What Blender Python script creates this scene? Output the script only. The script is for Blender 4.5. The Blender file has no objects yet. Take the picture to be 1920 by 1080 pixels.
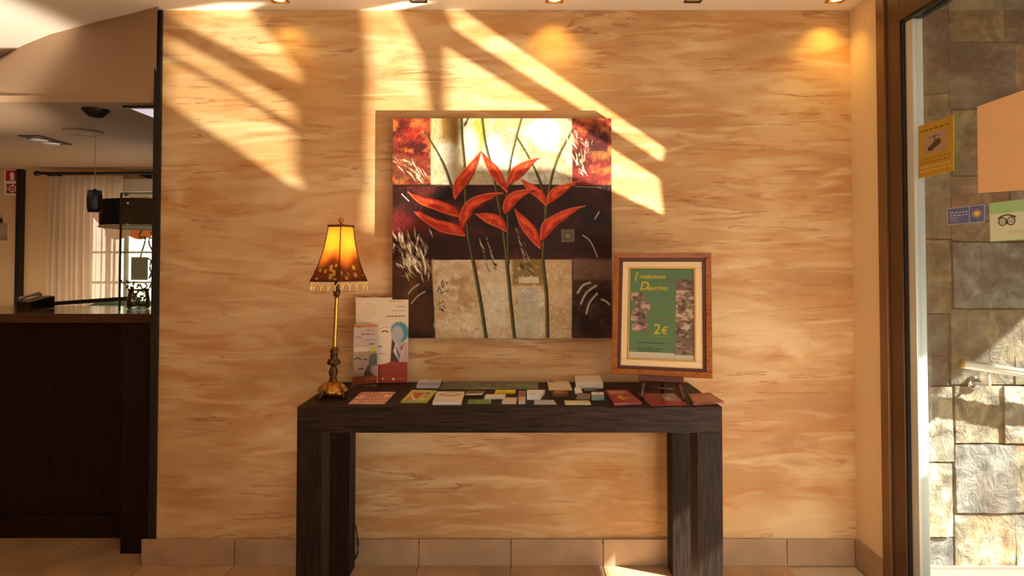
import bpy, bmesh, math, random
import numpy as np
from mathutils import Vector, Matrix
from mathutils.geometry import tessellate_polygon
PI = math.pi
S = bpy.context.scene
COL = S.collection

# ------------------------------------------------------------------ camera
F, CX, CY = 1170.0, 974.0, 463.0
CAM = Vector((0, -2.77, 1.33)); TH = math.atan(27 / F)
cd = bpy.data.cameras.new('camera'); cam = bpy.data.objects.new('camera', cd); COL.objects.link(cam)
cam.location = CAM; cam.rotation_euler = (PI / 2 + TH, 0, 0)
cd.sensor_width = 36; cd.lens = 36 * F / 1920; cd.clip_start = .05
cd.shift_x = (960 - CX) / 1920; cd.shift_y = -(540 - CY) / 1920
S.camera = cam
def ray(px, py):
    u, v = (px - CX) / F, (CY - py) / F
    return Vector((u, math.cos(TH) - v * math.sin(TH), math.sin(TH) + v * math.cos(TH)))
def on_y(px, py, y): d = ray(px, py); return CAM + d * ((y - CAM.y) / d.y)
def on_x(px, py, x): d = ray(px, py); return CAM + d * ((x - CAM.x) / d.x)
def on_z(px, py, z): d = ray(px, py); return CAM + d * ((z - CAM.z) / d.z)

# ------------------------------------------------------------------ light
S.view_settings.view_transform = 'Standard'; S.view_settings.look = 'None'
S.view_settings.exposure = 0.0; S.view_settings.gamma = 1; S.view_settings.use_curve_mapping = False
w = bpy.data.worlds.new('sky'); S.world = w; w.use_nodes = True
w.node_tree.nodes['Background'].inputs[0].default_value = (.97, .98, 1.0, 1)
w.node_tree.nodes['Background'].inputs[1].default_value = .27
def lamp(kind, name, loc, direction, energy, color, **kw):
    d = bpy.data.lights.new(name, kind); o = bpy.data.objects.new(name, d); COL.objects.link(o)
    o.location = loc; o.rotation_euler = Vector(direction).to_track_quat('-Z', 'Y').to_euler()
    d.energy = energy; d.color = color
    for k, v in kw.items(): setattr(d, k, v)
    return o
SUN = Vector((-1, .42, -.86))
lamp('SUN', 'sunlight', (6, -3, 5), SUN, 44.0, (1, .97, .91), angle=math.radians(.6))
GL = Vector((3.2, -1.6, .05))             # where the sun glints off the polished forecourt
lamp('SPOT', 'forecourt_glint', GL, Vector((-.45, 0, 1.75)) - GL, 5800, (1, .92, .79),
     spot_size=math.radians(33), spot_blend=.12, shadow_soft_size=.0045)
lamp('SPOT', 'ceiling_patch_spot', (-2.3, -2.6, .05), Vector((-2.75, .12, 2.45)) - Vector((-2.3, -2.6, .05)), 900, (1, .95, .86),
     spot_size=math.radians(22), spot_blend=.6, shadow_soft_size=.05)  # added spot near the floor, makes the bright patch on the ceiling
lamp('AREA', 'rear_fill', (.3, -5.0, 1.5), (0, 1, .03), 3, (1, .93, .84), shape='RECTANGLE', size=3.2, size_y=2.0)  # soft area fill added behind the camera
lamp('AREA', 'doorway_daylight', (1.42, -1.7, .55), (-1, 1.2, -.1), 20, (1, .90, .78), shape='RECTANGLE', size=1.2, size_y=.9)
lamp('AREA', 'tabletop_fill', (.2, -1.9, 2.42), (0, .35, -1), 9, (1, .95, .88), shape='RECTANGLE', size=.9, size_y=.4)  # added overhead fill that lifts the cards and table top
lamp('AREA', 'reception_uplight', (-3.2, 1.6, .85), (0, -.1, 1), 9, (1, .80, .58), shape='RECTANGLE', size=1.8, size_y=.5)  # added uplight hidden behind the counter, brightens the lowered ceiling

# ------------------------------------------------------------------ materials
def new_mat(name):
    m = bpy.data.materials.new(name); m.use_nodes = True
    n = m.node_tree; return m, n, n.nodes['Principled BSDF']
def lin(c): return tuple(((v / 255 + .055) / 1.055) ** 2.4 if v > 10 else v / 255 / 12.92 for v in c) + (1,)
def P(name, c, rough=.5, metal=0, bump=0, bscale=60, var=.0, spec=.5, coat=0):
    m, n, b = new_mat(name)
    b.inputs['Base Color'].default_value = lin(c); b.inputs['Roughness'].default_value = rough
    b.inputs['Metallic'].default_value = metal; b.inputs['Specular IOR Level'].default_value = spec
    b.inputs['Coat Weight'].default_value = coat
    if bump or var:
        tc = n.nodes.new('ShaderNodeTexCoord'); no = n.nodes.new('ShaderNodeTexNoise')
        no.inputs['Scale'].default_value = bscale; no.inputs['Detail'].default_value = 5
        n.links.new(tc.outputs['Object'], no.inputs['Vector'])
        if bump:
            bp = n.nodes.new('ShaderNodeBump'); bp.inputs['Strength'].default_value = bump; bp.inputs['Distance'].default_value = .01
            n.links.new(no.outputs[0], bp.inputs['Height']); n.links.new(bp.outputs[0], b.inputs['Normal'])
        if var:
            r = n.nodes.new('ShaderNodeValToRGB'); l = lin(c)
            r.color_ramp.elements[0].position = .3; r.color_ramp.elements[1].position = .7
            r.color_ramp.elements[0].color = tuple(v * (1 - var) for v in l[:3]) + (1,)
            r.color_ramp.elements[1].color = tuple(min(1, v * (1 + var)) for v in l[:3]) + (1,)
            n.links.new(no.outputs[0], r.inputs[0]); n.links.new(r.outputs[0], b.inputs['Base Color'])
    return m
def ramp(n, src, stops):
    r = n.nodes.new('ShaderNodeValToRGB'); e = r.color_ramp.elements
    while len(e) < len(stops): e.new(.5)
    for i, (p, c) in enumerate(stops): e[i].position = p; e[i].color = c
    n.links.new(src, r.inputs[0]); return r.outputs[0]
def noise(n, scale, detail=4, sc=(1, 1, 1), dist=0, rough=.5, rot=(0, 0, 0)):
    tc = n.nodes.new('ShaderNodeTexCoord'); mp = n.nodes.new('ShaderNodeMapping'); no = n.nodes.new('ShaderNodeTexNoise')
    mp.inputs['Scale'].default_value = sc; mp.inputs['Rotation'].default_value = rot
    no.inputs['Scale'].default_value = scale; no.inputs['Detail'].default_value = detail
    no.inputs['Distortion'].default_value = dist; no.inputs['Roughness'].default_value = rough
    n.links.new(tc.outputs['Object'], mp.inputs[0]); n.links.new(mp.outputs[0], no.inputs[0]); return no.outputs[0]
def mix(n, f, a, b, kind='MIX'):
    x = n.nodes.new('ShaderNodeMix'); x.data_type = 'RGBA'; x.blend_type = kind
    for i, v in ((0, f), (6, a), (7, b)):
        if hasattr(v, 'links'): n.links.new(v, x.inputs[i])
        else: x.inputs[i].default_value = v
    return x.outputs[2]
def bumpit(n, b, src, st, dist=.01):
    bp = n.nodes.new('ShaderNodeBump'); bp.inputs['Strength'].default_value = st; bp.inputs['Distance'].default_value = dist
    n.links.new(src, bp.inputs['Height']); n.links.new(bp.outputs[0], b.inputs['Normal'])

def plaster():
    m, n, b = new_mat('streaked_plaster')
    big = noise(n, 1.3, 3, (1, 1, 2.0), .6)
    c = ramp(n, big, [(.34, lin((182, 134, 84))), (.52, lin((204, 160, 106))), (.68, lin((222, 188, 138)))])
    s1 = noise(n, 3.6, 7, (.55, 1, 2.5), 1.7, .5, (0, .07, 0))
    c = mix(n, ramp(n, s1, [(.48, (0, 0, 0, 1)), (.60, (.40, .40, .40, 1)), (.74, (.8, .8, .8, 1))]), c, lin((190, 124, 60)))
    s2 = noise(n, 4.0, 6, (.5, 1, 2.9), 1.5, .5, (0, -.12, 0))
    c = mix(n, ramp(n, s2, [(.50, (0, 0, 0, 1)), (.72, (.8, .8, .8, 1))]), c, lin((226, 196, 148)))
    s3 = noise(n, 3.6, 8, (.42, 1, 5.0), 2.6, .55, (0, .10, 0)); msk = noise(n, 2.2, 3, (1, 1, 1.6), .5)
    c = mix(n, mix(n, 1.0, ramp(n, s3, [(.56, (0, 0, 0, 1)), (.61, (.75, .75, .75, 1)), (.66, (0.05, .05, .05, 1))]), ramp(n, msk, [(.45, (0, 0, 0, 1)), (.6, (1, 1, 1, 1))]), 'MULTIPLY'), c, lin((150, 82, 38)))
    n.links.new(c, b.inputs['Base Color']); b.inputs['Roughness'].default_value = .62
    bumpit(n, b, s1, .12); return m
def wood(name, dark, light, axis, rough=.4, scale=1.0, coat=.0):
    m, n, b = new_mat(name)
    sc = [9 * scale] * 3; sc[axis] = .7 * scale
    a = noise(n, 3, 8, sc, .8, .65)
    sc2 = [60 * scale] * 3; sc2[axis] = 2.5 * scale
    f = noise(n, 3, 4, sc2, 0, .6)
    c = ramp(n, a, [(.35, lin(dark)), (.52, lin([(x + y) / 2 for x, y in zip(dark, light)])), (.56, lin(dark)), (.72, lin(light))])
    c = mix(n, ramp(n, f, [(.45, (0, 0, 0, 1)), (.62, (.6, .6, .6, 1))]), c, lin(light))
    n.links.new(c, b.inputs['Base Color']); b.inputs['Roughness'].default_value = rough
    b.inputs['Coat Weight'].default_value = coat; b.inputs['Coat Roughness'].default_value = .15; b.inputs['Specular IOR Level'].default_value = .18
    bumpit(n, b, f, .15, .004); return m
def stone(name, base, hi, rust, amt=.3):
    m, n, b = new_mat(name)
    a = noise(n, 9, 8, (1, 1, 1), .8, .65); r = noise(n, 5, 5, (1, 1, 1), .5)
    c = ramp(n, a, [(.36, lin([v * .52 for v in base])), (.5, lin([v * .86 for v in base])), (.64, lin(hi))])
    c = mix(n, ramp(n, r, [(.5, (0, 0, 0, 1)), (.66, (amt, amt, amt, 1))]), c, lin(rust))
    n.links.new(c, b.inputs['Base Color']); b.inputs['Roughness'].default_value = .6
    bumpit(n, b, noise(n, 14, 9, (1, 1, .7), 1.6, .65, (0, .6, 0)), 1.0, .035); return m
def vcol(name, rough=.5, bump=0, coat=0, spec=.4):
    m, n, b = new_mat(name)
    a = n.nodes.new('ShaderNodeAttribute'); a.attribute_name = 'Col'
    n.links.new(a.outputs['Color'], b.inputs['Base Color']); b.inputs['Roughness'].default_value = rough
    b.inputs['Coat Weight'].default_value = coat; b.inputs['Coat Roughness'].default_value = .1; b.inputs['Specular IOR Level'].default_value = spec
    if bump: bumpit(n, b, noise(n, 70, 6, (1, 1, 1), 1), bump, .006)
    return m
def glass(name, tint=(1, 1, 1, 1), refl=.6):
    m = bpy.data.materials.new(name); m.use_nodes = True; n = m.node_tree; n.nodes.clear()
    o = n.nodes.new('ShaderNodeOutputMaterial'); t = n.nodes.new('ShaderNodeBsdfTransparent'); g = n.nodes.new('ShaderNodeBsdfGlossy')
    g.inputs['Roughness'].default_value = .02; t.inputs[0].default_value = tint
    fr = n.nodes.new('ShaderNodeFresnel'); mu = n.nodes.new('ShaderNodeMath'); mu.operation = 'MULTIPLY'; mu.inputs[1].default_value = refl
    x = n.nodes.new('ShaderNodeMixShader')
    n.links.new(fr.outputs[0], mu.inputs[0]); n.links.new(mu.outputs[0], x.inputs[0]); n.links.new(t.outputs[0], x.inputs[1])
    n.links.new(g.outputs[0], x.inputs[2]); n.links.new(x.outputs[0], o.inputs[0]); return m
def emis(name, c, s):
    m, n, b = new_mat(name); b.inputs['Base Color'].default_value = lin(c)
    b.inputs['Emission Color'].default_value = lin(c); b.inputs['Emission Strength'].default_value = s; return m
def sheer(name, c, fac=.55, tr=.0):
    m = bpy.data.materials.new(name); m.use_nodes = True; n = m.node_tree; n.nodes.clear()
    o = n.nodes.new('ShaderNodeOutputMaterial'); d = n.nodes.new('ShaderNodeBsdfDiffuse'); t = n.nodes.new('ShaderNodeBsdfTranslucent')
    tp = n.nodes.new('ShaderNodeBsdfTransparent'); x = n.nodes.new('ShaderNodeMixShader'); y = n.nodes.new('ShaderNodeMixShader')
    d.inputs[0].default_value = lin(c); t.inputs[0].default_value = lin(c); x.inputs[0].default_value = fac; y.inputs[0].default_value = tr
    n.links.new(d.outputs[0], x.inputs[1]); n.links.new(t.outputs[0], x.inputs[2]); n.links.new(x.outputs[0], y.inputs[1])
    n.links.new(tp.outputs[0], y.inputs[2]); n.links.new(y.outputs[0], o.inputs[0]); return m
def shade_mat():
    m = bpy.data.materials.new('amber_shade_fabric'); m.use_nodes = True; n = m.node_tree; n.nodes.clear()
    o = n.nodes.new('ShaderNodeOutputMaterial'); d = n.nodes.new('ShaderNodeBsdfDiffuse'); t = n.nodes.new('ShaderNodeBsdfTranslucent')
    a = n.nodes.new('ShaderNodeAttribute'); a.attribute_name = 'Col'; x = n.nodes.new('ShaderNodeMixShader'); x.inputs[0].default_value = .6
    n.links.new(a.outputs[0], d.inputs[0]); n.links.new(a.outputs[0], t.inputs[0]); n.links.new(d.outputs[0], x.inputs[1])
    n.links.new(t.outputs[0], x.inputs[2]); n.links.new(x.outputs[0], o.inputs[0]); return m
M = dict(
    plaster=plaster(), cream=P('cream_paint', (228, 200, 158), .7, bump=.05), white=P('white_ceiling', (236, 222, 200), .8),
    tan=P('tan_ceiling', (160, 126, 92), .7), beige=P('beige_wall', (205, 168, 120), .8),
    grout=P('grout', (200, 176, 146), .9, bump=.2), tile=P('floor_tile', (188, 148, 108), .28, var=.22, bscale=5, bump=.03),
    btile=P('skirting_tile', (172, 140, 108), .35, var=.15, bscale=7), 
    tabx=wood('wenge_along', (12, 7, 5), (66, 44, 31), 0, .55), tabz=wood('wenge_upright', (12, 7, 5), (54, 36, 26), 2, .55),
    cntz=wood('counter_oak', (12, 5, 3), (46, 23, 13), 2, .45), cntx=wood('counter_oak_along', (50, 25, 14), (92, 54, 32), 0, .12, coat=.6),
    black=P('black', (12, 10, 9), .45), blackmetal=P('black_metal', (22, 17, 14), .35, .6),
    bronze=P('bronze_door', (124, 90, 54), .38, .5), bronze2=P('bronze_door_dark', (92, 64, 38), .4, .5),
    alu=P('aluminium', (196, 200, 196), .4, .5), steel=P('polished_steel', (232, 232, 230), .28, .55),
    chrome=P('dark_chrome', (150, 148, 144), .12, 1.0),
    gold=P('antique_gold', (176, 124, 52), .34, .9, bump=.35, bscale=60, var=.5), golddk=P('aged_brass', (92, 62, 34), .42, .8, bump=.4, bscale=90, var=.6),
    trimgold=P('gilt_slip', (206, 168, 84), .35, .7), fwood=wood('frame_wood', (124, 62, 20), (178, 108, 46), 0, .3, coat=.3),
    fdark=P('frame_inner', (78, 32, 12), .4), mat_=P('linen_mount', (228, 196, 150), .8, bump=.15, bscale=300), mahog=P('mahogany', (88, 30, 18), .3, var=.3, bscale=12, coat=.4),
    bead=P('pearl_bead', (244, 206, 134), .2, coat=.4), canvas=P('canvas_edge', (120, 84, 52), .8),
    glass=glass('door_glass', (.93, .95, .93, 1), .3), gscreen=glass('green_glass', (.86, .95, .9, 1), .8), acr=glass('acrylic', (.97, .97, .96, 1), .8),
    gedge=P('glass_edge', (30, 52, 40), .2), shade=shade_mat(), ink=P('black_print', (28, 24, 22), .6), yel=P('yellow_print', (235, 205, 50), .6),
    paper=P('white_paper', (236, 230, 218), .6), print=vcol('printed', .45, coat=.15), oil=vcol('oil_paint', .5, .6, spec=.22),
    stone_base=P('slate_mortar', (96, 84, 66), .9, bump=.4), ext=P('forecourt', (112, 106, 96), .6, var=.1, bscale=6),
    curtain=sheer('sheer_curtain', (232, 214, 190), .55, .18), awn=P('orange_canvas', (200, 110, 40), .7), drum=P('black_drum_fabric', (7, 6, 6), .6, var=.4, bscale=40, spec=.2),
    redp=P('sign_red', (186, 28, 26), .5), panel=emis('daylight_panel', (214, 204, 222), .85), bulb=emis('bulb_glow', (255, 214, 130), 6), teal=P('teal_glass_top', (120, 206, 150), .5, spec=.2),
    grn=P('pale_green', (176, 206, 158), .6), leaf=P('dry_leaf', (80, 62, 40), .7), vase=glass('vase_glass', (.9, .92, .88, 1), 1.0), iron=P('wrought_iron', (50, 30, 34), .5),
    grey=P('grey_board', (128, 118, 104), .7), silver=P('silver_plastic', (170, 160, 148), .3, .5))

# ------------------------------------------------------------------ geometry helpers
SH = {}
def link(o): COL.objects.link(o); return o
def tag(o, label=None, cat=None, group=None, kind=None):
    for k, v in (('label', label), ('category', cat), ('group', group), ('kind', kind)):
        if v: o[k] = v
    return o
def root(name, loc, label, cat, group=None):
    o = link(bpy.data.objects.new(name, None)); o.location = loc; o.empty_display_size = .05; SH[o] = Vector(loc)
    return tag(o, label, cat, group)
def put(name, me, mat, parent=None, smooth=False):
    """mesh given in world coordinates; origin moved to the thing's base"""
    if parent is None:
        n = len(me.vertices); a = np.empty(n * 3); me.vertices.foreach_get('co', a); a = a.reshape(-1, 3)
        lo, hi = a.min(0), a.max(0); sh = Vector(((lo[0] + hi[0]) / 2, (lo[1] + hi[1]) / 2, lo[2]))
    else: sh = SH[parent]
    me.transform(Matrix.Translation(-sh))
    o = link(bpy.data.objects.new(name, me)); SH[o] = sh
    if parent is None: o.location = sh
    else: o.parent = parent
    me.materials.append(M[mat] if isinstance(mat, str) else mat)
    if smooth: me.polygons.foreach_set('use_smooth', [True] * len(me.polygons))
    return o
def fin(name, bm, mat, parent=None, smooth=False, X=None):
    if X is not None: bm.transform(X)
    bmesh.ops.recalc_face_normals(bm, faces=bm.faces[:])
    me = bpy.data.meshes.new(name); bm.to_mesh(me); bm.free(); return put(name, me, mat, parent, smooth)
def box(bm, x0, x1, y0, y1, z0, z1, bev=0):
    g = bmesh.ops.create_cube(bm, size=1)
    for v in g['verts']:
        v.co = Vector((x0 + (v.co.x + .5) * (x1 - x0), y0 + (v.co.y + .5) * (y1 - y0), z0 + (v.co.z + .5) * (z1 - z0)))
    if bev:
        es = set(e for v in g['verts'] for e in v.link_edges)
        bmesh.ops.bevel(bm, geom=list(es), offset=bev, segments=2, affect='EDGES', profile=.5)
    return bm
def B(*a, bev=0): return box(bmesh.new(), *a, bev=bev)
def tube(bm, pts, r, n=10, closed=False, cap=True):
    pts = [Vector(p) for p in pts]; rs = r if isinstance(r, (list, tuple)) else [r] * len(pts); rings = []
    up = Vector((0, 0, 1))
    for i, p in enumerate(pts):
        if closed: d = pts[(i + 1) % len(pts)] - pts[i - 1]
        else: d = (pts[min(i + 1, len(pts) - 1)] - pts[max(i - 1, 0)])
        d.normalize(); a = up.cross(d)
        if a.length < .05: a = Vector((1, 0, 0)).cross(d)
        a.normalize(); b = d.cross(a)
        rings.append([bm.verts.new(p + (a * math.cos(2 * PI * k / n) + b * math.sin(2 * PI * k / n)) * rs[i]) for k in range(n)])
    m = len(rings)
    for i in range(m if closed else m - 1):
        A, C = rings[i], rings[(i + 1) % m]
        for k in range(n): bm.faces.new((A[k], A[(k + 1) % n], C[(k + 1) % n], C[k]))
    if cap and not closed: bm.faces.new(rings[0][::-1]); bm.faces.new(rings[-1])
    return bm
def T(pts, r, n=10, **k): return tube(bmesh.new(), pts, r, n, **k)
def lathe(bm, c, prof, n=28, sx=1, sy=1):
    rings = []
    for r, z in prof:
        r = max(r, 1e-4)
        rings.append([bm.verts.new((c[0] + r * sx * math.cos(2 * PI * k / n), c[1] + r * sy * math.sin(2 * PI * k / n), c[2] + z)) for k in range(n)])
    for A, C in zip(rings, rings[1:]):
        for k in range(n): bm.faces.new((A[k], A[(k + 1) % n], C[(k + 1) % n], C[k]))
    bm.faces.new(rings[0][::-1]); bm.faces.new(rings[-1]); return bm
def prism(bm, pts, d):
    """closed polygon pts extruded by vector d"""
    d = Vector(d); a = [bm.verts.new(p) for p in pts]; b = [bm.verts.new(Vector(p) + d) for p in pts]
    bm.faces.new(a[::-1]); bm.faces.new(b); n = len(a)
    for i in range(n): bm.faces.new((a[i], a[(i + 1) % n], b[(i + 1) % n], b[i]))
    return bm
def ball(bm, c, r, u=10, v=6, s=(1, 1, 1)):
    bmesh.ops.create_uvsphere(bm, u_segments=u, v_segments=v, radius=r, matrix=Matrix.Translation(c) @ Matrix.Diagonal((*s, 1)))
    return bm

# ---- painted prints: colours computed here, stored on the vertices of a flat sheet
def s2l(a): return np.where(a <= .04045, a / 12.92, ((a + .055) / 1.055) ** 2.4)
class Cv:
    def __init__(s, w, h, c, x0=0, y0=0, x1=None, y1=None):
        s.w, s.h = w, h; s.b = (x0, y0, x1 if x1 is not None else w, y1 if y1 is not None else h)
        s.X, s.Y = np.meshgrid(np.linspace(s.b[0], s.b[2], w), np.linspace(s.b[1], s.b[3], h))
        s.a = np.ones((h, w, 3)) * (np.array(c) / 255.); s.px = (s.b[2] - s.b[0]) / w
    def put(s, m, c): s.a = s.a * (1 - m[..., None]) + (np.array(c) / 255.) * m[..., None]
    def dist(s, pts):
        d = np.full(s.X.shape, 1e9)
        for (ax, ay), (bx, by) in zip(pts, pts[1:]):
            dx, dy = bx - ax, by - ay; t = np.clip(((s.X - ax) * dx + (s.Y - ay) * dy) / (dx * dx + dy * dy + 1e-9), 0, 1)
            d = np.minimum(d, np.hypot(s.X - ax - t * dx, s.Y - ay - t * dy))
        return d
    def line(s, pts, wd, c, op=1, soft=None):
        so = soft or s.px; s.put(np.clip((wd / 2 - s.dist(pts)) / so + .5, 0, 1) * op, c)
    def inside(s, pts):
        r = np.zeros(s.X.shape, bool); n = len(pts)
        for i in range(n):
            (ax, ay), (bx, by) = pts[i], pts[(i + 1) % n]
            if ay == by: continue
            r ^= ((ay > s.Y) != (by > s.Y)) & (s.X < (bx - ax) * (s.Y - ay) / (by - ay) + ax)
        return r
    def poly(s, pts, c, op=1, soft=None):
        so = soft or s.px; d = s.dist(list(pts) + [pts[0]]); sd = np.where(s.inside(pts), d, -d)
        s.put(np.clip(sd / so + .5, 0, 1) * op, c)
    def rect(s, x0, y0, x1, y1, c, op=1, soft=None): s.poly([(x0, y0), (x1, y0), (x1, y1), (x0, y1)], c, op, soft)
    def ell(s, x, y, rx, ry, c, op=1, soft=None):
        d = (1 - np.hypot((s.X - x) / rx, (s.Y - y) / ry)) * min(rx, ry); s.put(np.clip(d / (soft or s.px) + .5, 0, 1) * op, c)
    def noise(s, sx, sy, seed, octs=4):
        rng = np.random.RandomState(seed); o = np.zeros(s.X.shape); am = 1; tot = 0
        for k in range(octs):
            gx, gy = max(2, int((s.b[2] - s.b[0]) / sx * 2 ** k) + 2), max(2, int((s.b[3] - s.b[1]) / sy * 2 ** k) + 2)
            g = rng.rand(gy + 1, gx + 1); u = (s.X - s.b[0]) / (s.b[2] - s.b[0]) * (gx - 1); v = (s.Y - s.b[1]) / (s.b[3] - s.b[1]) * (gy - 1)
            i, j = u.astype(int), v.astype(int); fu, fv = u - i, v - j; fu = fu * fu * (3 - 2 * fu); fv = fv * fv * (3 - 2 * fv)
            o += am * ((g[j, i] * (1 - fu) + g[j, i + 1] * fu) * (1 - fv) + (g[j + 1, i] * (1 - fu) + g[j + 1, i + 1] * fu) * fv); tot += am; am *= .55
        return o / tot
    def blotch(s, sx, sy, seed, lo, hi, c, op=1, region=None):
        m = np.clip((s.noise(sx, sy, seed) - lo) / (hi - lo), 0, 1) * op
        if region: m = m * ((s.X > region[0]) & (s.X < region[2]) & (s.Y > region[1]) & (s.Y < region[3]))
        s.put(m, c)
    def textline(s, x0, x1, y, hgt, c, seed, op=.8):
        rng = random.Random(seed); x = x0
        while x < x1:
            wd = rng.uniform(.8, 2.6) * hgt; s.rect(x, y, min(x + wd, x1), y + hgt, c, op); x += wd + hgt * .7
    def sheet(s, corners):
        """corners TL, TR, BR, BL in world space -> mesh"""
        tl, tr, br, bl = [np.array(c) for c in corners]; u = np.linspace(0, 1, s.w)[None, :, None]; v = np.linspace(0, 1, s.h)[:, None, None]
        co = (tl * (1 - u) + tr * u) * (1 - v) + (bl * (1 - u) + br * u) * v
        idx = np.arange(s.w * s.h).reshape(s.h, s.w)
        q = np.stack([idx[:-1, :-1], idx[1:, :-1], idx[1:, 1:], idx[:-1, 1:]], -1).reshape(-1, 4)
        me = bpy.data.meshes.new('sheet'); me.vertices.add(s.w * s.h); me.vertices.foreach_set('co', co.reshape(-1))
        me.loops.add(q.size); me.loops.foreach_set('vertex_index', q.reshape(-1).astype(np.int32))
        me.polygons.add(len(q)); me.polygons.foreach_set('loop_start', np.arange(0, q.size, 4, dtype=np.int32))
        me.update(calc_edges=True)
        at = me.color_attributes.new('Col', 'FLOAT_COLOR', 'POINT')
        rgba = np.ones((s.h * s.w, 4)); rgba[:, :3] = s2l(np.clip(s.a, 0, 1)).reshape(-1, 3); at.data.foreach_set('color', rgba.reshape(-1))
        return me
def frame_m(o, xa, za):
    xa = Vector(xa).normalized(); za = Vector(za); za = (za - xa * za.dot(xa)).normalized(); ya = za.cross(xa)
    m = Matrix((xa, ya, za)).transposed().to_4x4(); m.translation = Vector(o); return m
def text(name, s, size, mat, parent, X, shear=0, mirror=False, sx=1.0, bold=0):
    """flat lettering in the local x-z plane of X, facing its -y"""
    cu = bpy.data.curves.new('t', 'FONT'); cu.body = s; cu.size = size; cu.shear = shear; cu.resolution_u = 3; cu.offset = bold
    o = bpy.data.objects.new('t', cu); me = bpy.data.meshes.new_from_object(o); bpy.data.objects.remove(o)
    R = Matrix.Rotation(PI / 2, 4, 'X') @ Matrix.Diagonal((-sx if mirror else sx, 1, 1, 1))
    me.transform(X @ R); return put(name, me, mat, parent)

# ------------------------------------------------------------------ the setting
XR = 1.48; ZC = 2.455; XL = on_y(300, 500, 0).x; TZ = .80
fin('wall_back', B(XL, XR + .25, 0, .12, -.02, ZC), 'plaster')
# right side wall with the big glazed door
yJ = on_x(1653, 500, XR).y
wr = fin('wall_right', B(XR, XR + .12, yJ, 0, 0, ZC), 'cream')
fl = fin('floor', B(-5.2, XR + .1, -5.2, 2.3, -.03, -.006), 'grout')
ce = fin('ceiling', B(-5.2, XR + .12, -5.2, 1.2, ZC, ZC + .08), 'white')
fin('wall_left', B(-5.2, -5.1, -5.2, 2.3, 0, ZC), 'beige')
fr = bmesh.new(); box(fr, -5.1, -1.6, -5.2, -5.1, 0, ZC); box(fr, -1.6, 2, -5.2, -5.1, 2.3, ZC); fin('wall_front', fr, 'cream')
x0 = -.441; w_ = .4025; tm = None
for i in range(-8, 5):
    for j in range(-7, 6):
        a, b_ = x0 + i * w_, -.142 + j * w_
        if a + w_ > XR + .05: continue
        if a > XL and b_ > .1 : continue
        bm = B(a + .0025, a + w_ - .0025, b_ + .0025, b_ + w_ - .0025, -.006, 0, bev=.0012)
        fin('floor_tile', bm, 'tile', fl)
for o in [fl, ce, wr] + [o for o in COL.objects if o.type == 'MESH' and o.parent is None]:
    if o.type == 'MESH': o['kind'] = 'structure'
# skirting
bb = fin('baseboard_back', B(XL, XR, -.006, 0, 0, .092), 'grout'); bb['kind'] = 'structure'
zt = on_y(900, 1011, -.012).z
ed = [-1.655, x0 - 2 * w_, x0 - w_, x0, x0 + w_, x0 + 2 * w_, x0 + 3 * w_, x0 + 4 * w_, XR - .012]
for a, b_ in zip(ed, ed[1:]): fin('skirting_tile', B(a + .0025, b_ - .0025, -.014, -.0062, 0, zt, bev=.002), 'btile', bb)
bb = fin('baseboard_right', B(XR - .006, XR, yJ, -.014, 0, .092), 'grout'); bb['kind'] = 'structure'
fin('skirting_tile', B(XR - .013, XR - .006, yJ + .003, -.016, 0, zt, bev=.002), 'btile', bb)
# wall end trim
t = fin('trim_1', B(XL - .032, XL, -.012, .13, 0.05, ZC - .004, bev=.002), 'black'); t['kind'] = 'structure'

# reception room behind
YF = 2.06; ZL = 2.04
def fy(px, py, y=YF): return on_y(px, py, y)
wx0, wx1 = fy(150, 400).x, fy(350, 400).x; wz0, wz1 = fy(200, 572).z, fy(200, 362).z
bm = bmesh.new(); box(bm, -5.1, wx0, YF, YF + .15, 0, ZL + .05); box(bm, wx1, -1.0, YF, YF + .15, 0, ZL + .05)
box(bm, wx0, wx1, YF, YF + .15, 0, wz0); box(bm, wx0, wx1, YF, YF + .15, wz1, ZL + .05)
wf = fin('wall_reception', bm, 'beige'); wf['kind'] = 'structure'
o = fin('wall_partition', B(XL + .001, XL + .08, .13, YF, 0, ZL), 'beige'); o['kind'] = 'structure'
# lowered ceiling with a cove running back up to the main ceiling
top = [on_z(296, 12, ZC), on_z(240, 27, ZC), on_z(170, 44, ZC), on_z(95, 64, ZC), on_z(45, 84, ZC), on_z(0, 107, ZC), on_z(-120, 150, ZC), on_z(-260, 185, ZC)]
bm = bmesh.new(); N = 10; cols = []
for k, p in enumerate(top):
    q = Vector((p.x, .0, ZL)) if k else Vector((XL - .03, .0, ZL)); col = []
    for i in range(N + 1):
        s_ = i / N; e = s_ * s_ * (3 - 2 * s_)
        col.append(bm.verts.new((q.x + (p.x - q.x) * s_, q.y + (p.y - q.y) * (s_ * .6 + e * .4), q.z + (p.z - q.z) * s_)))
    cols.append(col)
for A, C in zip(cols, cols[1:]):
    for i in range(N): bm.faces.new((A[i], C[i], C[i + 1], A[i + 1]))
o = fin('ceiling_cove', bm, 'tan', smooth=True); o['kind'] = 'structure'
lc = fin('ceiling_reception', B(-5.1, XL + .0, .0, YF, ZL, ZL + .03), 'tan'); lc['kind'] = 'structure'
o = fin('trim_2', B(fy(39, 400).x, fy(47, 400).x, YF - .05, YF, 0, ZL - .002), 'black'); o['kind'] = 'structure'
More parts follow.
